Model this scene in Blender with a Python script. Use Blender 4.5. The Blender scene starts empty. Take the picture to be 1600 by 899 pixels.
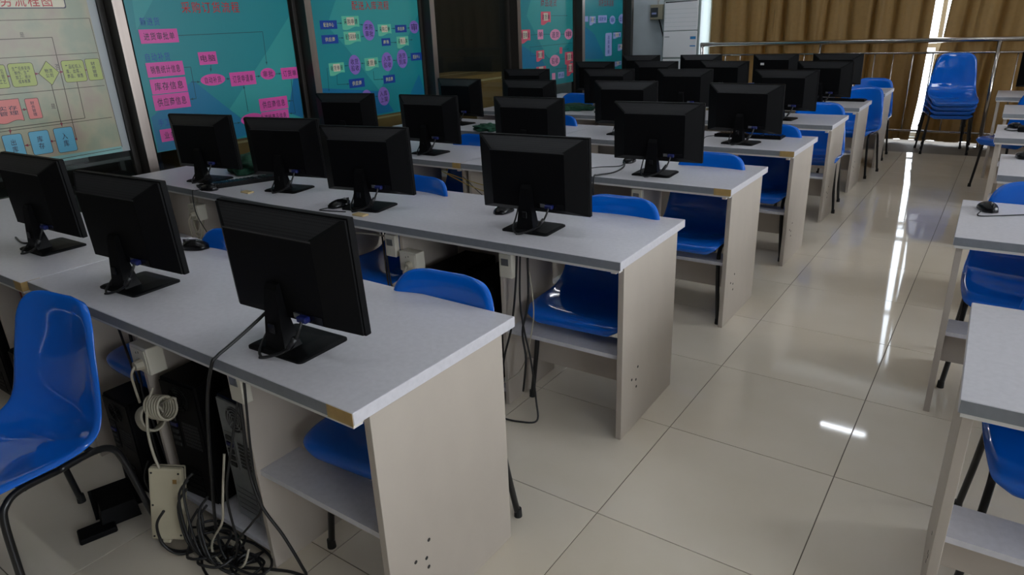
import bpy, bmesh, math, random
from mathutils import Vector, Matrix, Euler

random.seed(7)
scene = bpy.context.scene
COL = scene.collection
PI = math.pi

# ------------------------------------------------------------------ camera
CAM_POS = (1.0459, -1.2532, 1.5245)
YAW, PITCH, ROLL = -0.62490, 0.36629, -0.04116
cam_data = bpy.data.cameras.new('camera')
cam_data.sensor_width = 36.0
cam_data.lens = 36.0 * 1068.07 / 1600.0
cam_data.clip_start = 0.02
cam = bpy.data.objects.new('camera', cam_data)
COL.objects.link(cam)
fwd = Vector((math.sin(YAW) * math.cos(PITCH), math.cos(YAW) * math.cos(PITCH), -math.sin(PITCH)))
rgt = Vector((math.cos(YAW), -math.sin(YAW), 0))
upv = rgt.cross(fwd)
r2 = rgt * math.cos(ROLL) + upv * math.sin(ROLL)
u2 = -rgt * math.sin(ROLL) + upv * math.cos(ROLL)
cam.matrix_world = Matrix(((r2.x, u2.x, -fwd.x, CAM_POS[0]), (r2.y, u2.y, -fwd.y, CAM_POS[1]),
                           (r2.z, u2.z, -fwd.z, CAM_POS[2]), (0, 0, 0, 1)))
scene.camera = cam

# ------------------------------------------------------------------ world, lights, exposure
world = bpy.data.worlds.new('sky')
scene.world = world
world.use_nodes = True
bg = world.node_tree.nodes['Background']
bg.inputs[0].default_value = (0.86, 0.93, 1.0, 1)
bg.inputs[1].default_value = 6.0

def area_light(name, loc, rot, sx, sy, power, color):
    l = bpy.data.lights.new(name, 'AREA')
    l.shape = 'RECTANGLE'; l.size = sx; l.size_y = sy; l.energy = power; l.color = color
    o = bpy.data.objects.new(name, l); COL.objects.link(o)
    o.location = loc; o.rotation_euler = rot
    return o
# daylight entering through the two windows of the right wall
area_light('window_daylight', (5.06, -1.2, 1.75), (0, PI / 2, 0), 1.9, 2.8, 24, (0.93, 0.96, 1.0))
area_light('window_daylight', (5.06, 3.6, 1.75), (0, PI / 2, 0), 1.9, 2.8, 60, (0.93, 0.96, 1.0))

vs = scene.view_settings
vs.view_transform = 'Standard'
vs.look = 'None'
vs.gamma = 1.0
vs.use_curve_mapping = False
vs.exposure = 0.16
LAMP_STRENGTH = 23.0
LAMPS = [(-1.0, -0.7, 'added to brighten the nearest row'), (-2.7, 7.6, 'added to brighten the white back corner'), (-1.9, 0.6, 'over the poster wall end of the front rows'), (-0.2, 1.0, 'over the two front rows'), (2.7, 1.0, 'right of the aisle over the nearest desks'),  # first two tubes are added to brighten the near desktops and back corner
         (-1.95, 2.9, 'over the poster wall end of the middle rows'), (-0.4, 3.0, 'over the third row'), (2.7, 4.0, 'right of the aisle over the middle desks'),
         (-2.75, 6.2, 'over the poster wall end of the far rows'), (2.7, 6.8, 'right of the aisle near the curtains'), (-4.9, 3.0, 'added to light the store room behind glass')]  # store room tube is added, unseen, to brighten the cartons

# ------------------------------------------------------------------ materials
def lin(c):
    if isinstance(c, str):
        c = [int(c[i:i + 2], 16) / 255 for i in (0, 2, 4)]
        return tuple(v / 12.92 if v <= 0.04045 else ((v + 0.055) / 1.055) ** 2.4 for v in c)
    return tuple(c)

def mat(name, color, rough=0.5, metal=0.0, noise=0.0, scale=30.0, spec=0.5, bump=0.0, bscale=200.0, stretch=(1, 1, 1),
        emit=None, emit_s=0.0, coat=0.0, coat_r=0.1, rnoise=0.0):
    m = bpy.data.materials.new(name); m.use_nodes = True
    nt = m.node_tree; n = nt.nodes; b = n['Principled BSDF']
    c = lin(color)
    b.inputs['Base Color'].default_value = (*c, 1)
    b.inputs['Roughness'].default_value = rough
    b.inputs['Metallic'].default_value = metal
    b.inputs['Specular IOR Level'].default_value = spec
    b.inputs['Coat Weight'].default_value = coat
    b.inputs['Coat Roughness'].default_value = coat_r
    if emit:
        b.inputs['Emission Color'].default_value = (*lin(emit), 1); b.inputs['Emission Strength'].default_value = emit_s
    if noise or bump or rnoise:
        tc = n.new('ShaderNodeTexCoord'); mp = n.new('ShaderNodeMapping'); mp.inputs['Scale'].default_value = stretch
        nt.links.new(tc.outputs['Object'], mp.inputs['Vector'])
    if noise:
        t = n.new('ShaderNodeTexNoise'); t.inputs['Scale'].default_value = scale; t.inputs['Detail'].default_value = 5
        nt.links.new(mp.outputs[0], t.inputs['Vector'])
        r = n.new('ShaderNodeValToRGB')
        r.color_ramp.elements[0].position = 0.3; r.color_ramp.elements[1].position = 0.7
        r.color_ramp.elements[0].color = (*[v * (1 - noise) for v in c], 1)
        r.color_ramp.elements[1].color = (*[min(1, v * (1 + noise)) for v in c], 1)
        nt.links.new(t.outputs['Fac'], r.inputs['Fac']); nt.links.new(r.outputs['Color'], b.inputs['Base Color'])
    if rnoise:
        t = n.new('ShaderNodeTexNoise'); t.inputs['Scale'].default_value = 3.0; t.inputs['Detail'].default_value = 4
        nt.links.new(mp.outputs[0], t.inputs['Vector'])
        mr = n.new('ShaderNodeMapRange'); mr.inputs['To Min'].default_value = max(0, rough - rnoise); mr.inputs['To Max'].default_value = rough + rnoise
        nt.links.new(t.outputs['Fac'], mr.inputs['Value']); nt.links.new(mr.outputs[0], b.inputs['Roughness'])
    if bump:
        t = n.new('ShaderNodeTexNoise'); t.inputs['Scale'].default_value = bscale; t.inputs['Detail'].default_value = 3
        nt.links.new(mp.outputs[0], t.inputs['Vector'])
        bp = n.new('ShaderNodeBump'); bp.inputs['Strength'].default_value = bump; bp.inputs['Distance'].default_value = 0.002
        nt.links.new(t.outputs['Fac'], bp.inputs['Height']); nt.links.new(bp.outputs[0], b.inputs['Normal'])
    return m

def glass_mat(name, tint=(1, 1, 1), gloss=0.03):
    m = bpy.data.materials.new(name); m.use_nodes = True
    nt = m.node_tree; n = nt.nodes; n.clear()
    out = n.new('ShaderNodeOutputMaterial'); mix = n.new('ShaderNodeMixShader')
    tr = n.new('ShaderNodeBsdfTransparent'); tr.inputs[0].default_value = (*tint, 1)
    gl = n.new('ShaderNodeBsdfGlossy'); gl.inputs['Roughness'].default_value = gloss
    fr = n.new('ShaderNodeFresnel'); fr.inputs[0].default_value = 1.5
    # reflect only on the entering face: the exit face of the thin pane would otherwise reflect totally
    ge = n.new('ShaderNodeNewGeometry'); sb = n.new('ShaderNodeMath'); sb.operation = 'SUBTRACT'; sb.inputs[0].default_value = 1.0
    ml = n.new('ShaderNodeMath'); ml.operation = 'MULTIPLY'
    nt.links.new(ge.outputs['Backfacing'], sb.inputs[1]); nt.links.new(fr.outputs[0], ml.inputs[0]); nt.links.new(sb.outputs[0], ml.inputs[1])
    nt.links.new(ml.outputs[0], mix.inputs[0]); nt.links.new(tr.outputs[0], mix.inputs[1])
    nt.links.new(gl.outputs[0], mix.inputs[2]); nt.links.new(mix.outputs[0], out.inputs[0])
    return m

def vent_mat(name):
    # black plastic pierced by a fine staggered grid of vent holes
    m = mat(name, (0.012, 0.012, 0.013), 0.45, spec=0.25)
    nt = m.node_tree; n = nt.nodes; b = n['Principled BSDF']
    tc = n.new('ShaderNodeTexCoord'); mp = n.new('ShaderNodeMapping')
    mp.inputs['Scale'].default_value = (170, 170, 170); mp.inputs['Rotation'].default_value = (0, 0, 0)
    nt.links.new(tc.outputs['Object'], mp.inputs['Vector'])
    v = n.new('ShaderNodeTexVoronoi'); v.inputs['Randomness'].default_value = 0.0; v.inputs['Scale'].default_value = 1.0
    nt.links.new(mp.outputs[0], v.inputs['Vector'])
    r = n.new('ShaderNodeValToRGB'); r.color_ramp.elements[0].position = 0.3; r.color_ramp.elements[1].position = 0.42
    r.color_ramp.elements[0].color = (0.002, 0.002, 0.002, 1); r.color_ramp.elements[1].color = (0.02, 0.02, 0.022, 1)
    nt.links.new(v.outputs['Distance'], r.inputs['Fac']); nt.links.new(r.outputs['Color'], b.inputs['Base Color'])
    return m

M = {}
M['desk'] = mat('desk_laminate', 'CBC9CF', 0.34, noise=0.05, scale=60, bump=0.05, bscale=400, rnoise=0.06)
M['panel'] = mat('desk_panel_laminate', 'B5ABA0', 0.45, noise=0.025, scale=12, stretch=(1, 1, 0.6), bump=0.04, bscale=300)
M['edge'] = mat('shaded_edge_band', '797C82', 0.45, noise=0.06, scale=40)  # shade of the camera-facing edge is put into this darker grey
M['strip'] = mat('white_edge_strip', 'D2CFCC', 0.4)
M['tape'] = mat('tan_tape', 'A88A55', 0.55, noise=0.12, scale=40)
M['hole'] = mat('dark_hole', (0.02, 0.02, 0.02), 0.7)
M['black'] = mat('black_plastic', (0.003, 0.003, 0.0035), 0.5, spec=0.12, bump=0.05, bscale=600)
M['blackgloss'] = mat('black_gloss_plastic', (0.004, 0.004, 0.005), 0.25, spec=0.3)
M['ridge'] = mat('highlit_ridge_plastic', (0.03, 0.03, 0.032), 0.3)  # lighter than the housing: the edge highlight is painted in
M['vent'] = vent_mat('black_vent_grille')
M['screen'] = mat('dark_screen', (0.008, 0.008, 0.01), 0.15)
M['vga'] = mat('blue_connector_plastic', '101C5C', 0.4)
M['port'] = mat('grey_port_metal', '8A8C8E', 0.35, metal=0.7)
M['cable'] = mat('black_cable_rubber', (0.008, 0.008, 0.009), 0.4)
M['greycable'] = mat('grey_cable_rubber', 'A69F8E', 0.5)
M['chair'] = mat('blue_chair_plastic', '0462CC', 0.07, coat=0.4, coat_r=0.02, spec=0.5, bump=0.006, bscale=60)
M['tube'] = mat('black_tube_steel', (0.01, 0.01, 0.011), 0.28)
M['foot'] = mat('black_rubber', (0.012, 0.012, 0.012), 0.7)
M['tile'] = None
M['grout'] = mat('tile_grout', '6F675C', 0.8)
M['white'] = mat('white_wall_paint', 'D3DEE4', 0.7, noise=0.05, scale=4)
M['wallfront'] = mat('grey_wall_paint', '8F8C88', 0.8)
M['dark'] = mat('unlit_storeroom_wall', '3A3733', 0.9)  # gloom of the unlit store room put into the wall colour
M['ceiling'] = mat('ceiling_paint', 'C4C4C0', 0.9)
M['steel'] = mat('brushed_steel', (0.34, 0.29, 0.26), 0.34, metal=1.0, noise=0.15, scale=14, stretch=(1, 1, 0.05))
M['railsteel'] = mat('polished_steel', (0.6, 0.56, 0.52), 0.16, metal=1.0)
M['bronze'] = mat('dark_bronze_frame', '2A2622', 0.4)
M['glass'] = glass_mat('partition_glass', (0.86, 0.9, 0.88))
M['winglass'] = glass_mat('window_glass', (0.97, 0.98, 1.0))
M['alu'] = mat('white_window_frame', 'C9CCCC', 0.4)
M['curtain'] = mat('brown_curtain_cloth', '8A7047', 0.75, noise=0.08, scale=25, bump=0.1, bscale=350)
def make_translucent(m, w):
    nt = m.node_tree; n = nt.nodes; b = n['Principled BSDF']; out = n['Material Output']
    t = n.new('ShaderNodeBsdfTranslucent'); t.inputs[0].default_value = (*lin('A08450'), 1)
    mx = n.new('ShaderNodeMixShader'); mx.inputs[0].default_value = w
    nt.links.new(b.outputs[0], mx.inputs[1]); nt.links.new(t.outputs[0], mx.inputs[2]); nt.links.new(mx.outputs[0], out.inputs[0])
make_translucent(M['curtain'], 0.22)
M['acwhite'] = mat('cream_white_enamel', 'E6E5E6', 0.35)
M['acgrey'] = mat('grey_green_side', '8E9A96', 0.45)
M['beige'] = mat('beige_plastic', 'B7AE96', 0.5, noise=0.05, scale=10)
M['socket'] = mat('ivory_socket_plastic', 'CBC6B8', 0.4)
M['pcgrey'] = mat('grey_pc_steel', '85898B', 0.4, metal=0.4, noise=0.1, scale=30)
M['card'] = mat('cardboard', '8A6A3C', 0.85, noise=0.08, scale=8)
M['cardink'] = mat('cardboard_ink', '3A2A18', 0.9)
M['green'] = mat('dark_green_cloth', '12402E', 0.9, noise=0.3, scale=40, bump=0.6, bscale=120)
M['lampbody'] = mat('white_lamp_enamel', 'D8D8D5', 0.4)
M['lamptube'] = mat('lit_tube', 'F4F8FF', 0.4, emit='EEF5FF', emit_s=LAMP_STRENGTH)
M['ledblue'] = mat('blue_sticker', '2C7FB8', 0.5)
M['clear'] = mat('smoky_meter_cover', '4B5056', 0.15)
M['wireyellow'] = mat('yellow_wire', 'A08A2E', 0.5)
M['wirered'] = mat('red_wire', '7A2A22', 0.5)
M['shelfgrey'] = mat('grey_rack_steel', '6A6E70', 0.5, metal=0.3)
M['paper'] = mat('paper_bundle', '9A9C98', 0.8)
M['tan'] = mat('tan_wood_block', 'BCA578', 0.6)

def tile_material():
    m = mat('polished_cream_tile', 'B3A897', 0.07, spec=0.5)
    nt = m.node_tree; n = nt.nodes; b = n['Principled BSDF']
    g = n.new('ShaderNodeNewGeometry'); oi = n.new('ShaderNodeObjectInfo')
    t = n.new('ShaderNodeTexNoise'); t.inputs['Scale'].default_value = 2.2; t.inputs['Detail'].default_value = 6
    nt.links.new(g.outputs['Position'], t.inputs['Vector'])
    add = n.new('ShaderNodeMath'); add.operation = 'MULTIPLY_ADD'
    nt.links.new(oi.outputs['Random'], add.inputs[0]); add.inputs[1].default_value = 0.16
    nt.links.new(t.outputs['Fac'], add.inputs[2])
    r = n.new('ShaderNodeValToRGB'); r.color_ramp.elements[0].position = 0.35; r.color_ramp.elements[1].position = 0.8
    r.color_ramp.elements[0].color = (*lin('D3C8B6'), 1); r.color_ramp.elements[1].color = (*lin('DDD3C4'), 1)
    nt.links.new(add.outputs[0], r.inputs['Fac']); nt.links.new(r.outputs['Color'], b.inputs['Base Color'])
    t2 = n.new('ShaderNodeTexNoise'); t2.inputs['Scale'].default_value = 7; t2.inputs['Detail'].default_value = 6
    nt.links.new(g.outputs['Position'], t2.inputs['Vector'])
    mr = n.new('ShaderNodeMapRange'); mr.inputs['To Min'].default_value = 0.015; mr.inputs['To Max'].default_value = 0.07
    nt.links.new(t2.outputs['Fac'], mr.inputs['Value']); nt.links.new(mr.outputs[0], b.inputs['Roughness'])
    return m
M['tile'] = tile_material()
PC = {'red': 'B3202A', 'blue': '1A4F9E', 'pink': 'D24FA0', 'navy': '0E3E96', 'mint': '62BFA0', 'purple': '8A6CC0', 'rose': 'D8576F',
      'blush': 'DE8FB4', 'lavender': '9AA6D8', 'darkred': '7E1F36', 'grey': '55504A', 'green': 'A9B560', 'coral': 'D97A74', 'sky': '5DAAC8',
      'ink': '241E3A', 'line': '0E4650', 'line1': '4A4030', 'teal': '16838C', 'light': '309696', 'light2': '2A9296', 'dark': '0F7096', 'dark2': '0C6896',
      'cream': 'B9B199', 'plate': 'D2C9B2', 'yellow': 'D9D08A', 'film': '9DA3A4', 'cyanfilm': '7FB0AE'}
for k_, v_ in PC.items():
    M['p_' + k_] = mat('print_' + k_, v_, 0.35)
def cream_print():
    m = mat('print_cream', PC['cream'], 0.3)
    nt = m.node_tree; n = nt.nodes; b = n['Principled BSDF']
    tc = n.new('ShaderNodeTexCoord'); t = n.new('ShaderNodeTexNoise'); t.inputs['Scale'].default_value = 5; t.inputs['Detail'].default_value = 5
    nt.links.new(tc.outputs['Object'], t.inputs['Vector'])
    r = n.new('ShaderNodeValToRGB'); e = r.color_ramp.elements
    e[0].position = 0.36; e[0].color = (*lin('8C957E'), 1); e[1].position = 0.66; e[1].color = (*lin('A09080'), 1)
    k = e.new(0.5); k.color = (*lin('A09C82'), 1)
    nt.links.new(t.outputs['Fac'], r.inputs['Fac']); nt.links.new(r.outputs['Color'], b.inputs['Base Color'])
    return m
M['p_cream'] = cream_print()

# ------------------------------------------------------------------ mesh helpers
def tag(o, label=None, cat=None, group=None, kind=None):
    if label: o['label'] = label
    if cat: o['category'] = cat
    if group: o['group'] = group
    if kind: o['kind'] = kind
    return o

def empty(name, loc=(0, 0, 0), rz=0.0):
    o = bpy.data.objects.new(name, None); COL.objects.link(o)
    o.empty_display_size = 0.1
    o.location = loc; o.rotation_euler = (0, 0, rz)
    return o

class MB:
    """collects shapes into one mesh"""
    def __init__(s):
        s.bm = bmesh.new()
    def box(s, x0, y0, z0, x1, y1, z1, bevel=0.0, seg=1):
        b = bmesh.new()
        bmesh.ops.create_cube(b, size=1.0)
        for v in b.verts:
            v.co = Vector(((x0 + x1) / 2 + v.co.x * (x1 - x0), (y0 + y1) / 2 + v.co.y * (y1 - y0), (z0 + z1) / 2 + v.co.z * (z1 - z0)))
        if bevel:
            bmesh.ops.bevel(b, geom=list(b.edges), offset=bevel, segments=seg, affect='EDGES', profile=0.5)
        s.merge(b); return s
    def merge(s, b, m=None):
        if m is not None: bmesh.ops.transform(b, matrix=m, verts=b.verts)
        me = bpy.data.meshes.new('tmp'); b.to_mesh(me); b.free()
        s.bm.from_mesh(me); bpy.data.meshes.remove(me)
    def poly(s, verts, faces):
        vs_ = [s.bm.verts.new(v) for v in verts]
        for f in faces:
            try: s.bm.faces.new([vs_[i] for i in f])
            except ValueError: pass
        return s
    def loft(s, rings, cap=True, closed=True):
        n = len(rings[0]); vv = [[s.bm.verts.new(p) for p in r] for r in rings]
        for a, b in zip(vv, vv[1:]):
            for i in range(n if closed else n - 1):
                j = (i + 1) % n
                s.bm.faces.new((a[i], a[j], b[j], b[i]))
        if cap:
            s.bm.faces.new(list(reversed(vv[0]))); s.bm.faces.new(vv[-1])
        return s
    def tube(s, pts, r, seg=8, cap=True):
        pts = [Vector(p) for p in pts]
        rings = []; prev = None
        for i, p in enumerate(pts):
            a = pts[max(0, i - 1)]; c = pts[min(len(pts) - 1, i + 1)]
            t = (c - a).normalized()
            if prev is None:
                u = t.orthogonal().normalized()
            else:
                u = (prev - t * prev.dot(t))
                u = u.normalized() if u.length > 1e-6 else t.orthogonal().normalized()
            prev = u; w = t.cross(u)
            rr = r[i] if isinstance(r, (list, tuple)) else r
            rings.append([p + (u * math.cos(2 * PI * k / seg) + w * math.sin(2 * PI * k / seg)) * rr for k in range(seg)])
        return s.loft(rings, cap)
    def cyl(s, c, axis, r, h, seg=16, r2_=None):
        a = Vector(axis).normalized(); c = Vector(c)
        u = a.orthogonal().normalized(); w = a.cross(u); r2_ = r if r2_ is None else r2_
        R = lambda q, rr: [q + (u * math.cos(2 * PI * k / seg) + w * math.sin(2 * PI * k / seg)) * rr for k in range(seg)]
        return s.loft([R(c, r), R(c + a * h, r2_)])
    def prism(s, pts, d):
        """polygon extruded along vector d"""
        d = Vector(d); a = [Vector(p) for p in pts]
        return s.loft([a, [p + d for p in a]])
    def build(s, name, m, parent=None, smooth=False, mods=None):
        bmesh.ops.recalc_face_normals(s.bm, faces=s.bm.faces)
        me = bpy.data.meshes.new(name); s.bm.to_mesh(me); s.bm.free()
        if smooth:
            for p in me.polygons: p.use_smooth = True
        me.materials.append(M[m] if isinstance(m, str) else m)
        o = bpy.data.objects.new(name, me); COL.objects.link(o)
        if parent: o.parent = parent
        return o

def smooth_angle(o, deg=35):
    me = o.data
    for p in me.polygons: p.use_smooth = True
    b = bmesh.new(); b.from_mesh(me)
    for e in b.edges:
        if len(e.link_faces) == 2 and e.calc_face_angle(0) > math.radians(deg): e.smooth = False
    b.to_mesh(me); b.free()
    return o

def spline(pts, n=6):
    """Catmull-Rom through points"""
    P = [Vector(p) for p in pts]; out = []
    for i in range(len(P) - 1):
        p0 = P[max(0, i - 1)]; p1 = P[i]; p2 = P[i + 1]; p3 = P[min(len(P) - 1, i + 2)]
        for k in range(n):
            t = k / n
            out.append(0.5 * ((2 * p1) + (p2 - p0) * t + (2 * p0 - 5 * p1 + 4 * p2 - p3) * t * t + (3 * p1 - p0 - 3 * p2 + p3) * t ** 3))
    out.append(P[-1]); return out

def cable(name, pts, r=0.0035, m='cable', parent=None, n=6, seg=7):
    b = MB(); b.tube(spline(pts, n), r, seg)
    return b.build(name, m, parent, smooth=True)

def dup(root, loc=None, rz=None):
    def rec(o, parent):
        c = o.copy(); COL.objects.link(c)
        if parent: c.parent = parent
        for ch in list(o.children): rec(ch, c)
        return c
    r = rec(root, None)
    if loc is not None: r.location = loc
    if rz is not None: r.rotation_euler = (0, 0, rz)
    return r

_txt_cache = {}
def text_mesh(body, spacing=1.0):
    key = body
    if key in _txt_cache: return _txt_cache[key]
    cu = bpy.data.curves.new('lettering', 'FONT'); cu.body = body; cu.size = 1.0; cu.align_x = 'CENTER'; cu.align_y = 'CENTER'
    cu.resolution_u = 3
    cu.space_line = 1.05; cu.space_character = 1.2; cu.offset = 0.006
    ob = bpy.data.objects.new('lettering', cu); COL.objects.link(ob)
    bpy.context.view_layer.update()
    dg = bpy.context.evaluated_depsgraph_get()
    me = bpy.data.meshes.new_from_object(ob.evaluated_get(dg))
    bpy.data.objects.remove(ob); bpy.data.curves.remove(cu)
    _txt_cache[key] = me
    return me

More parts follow.
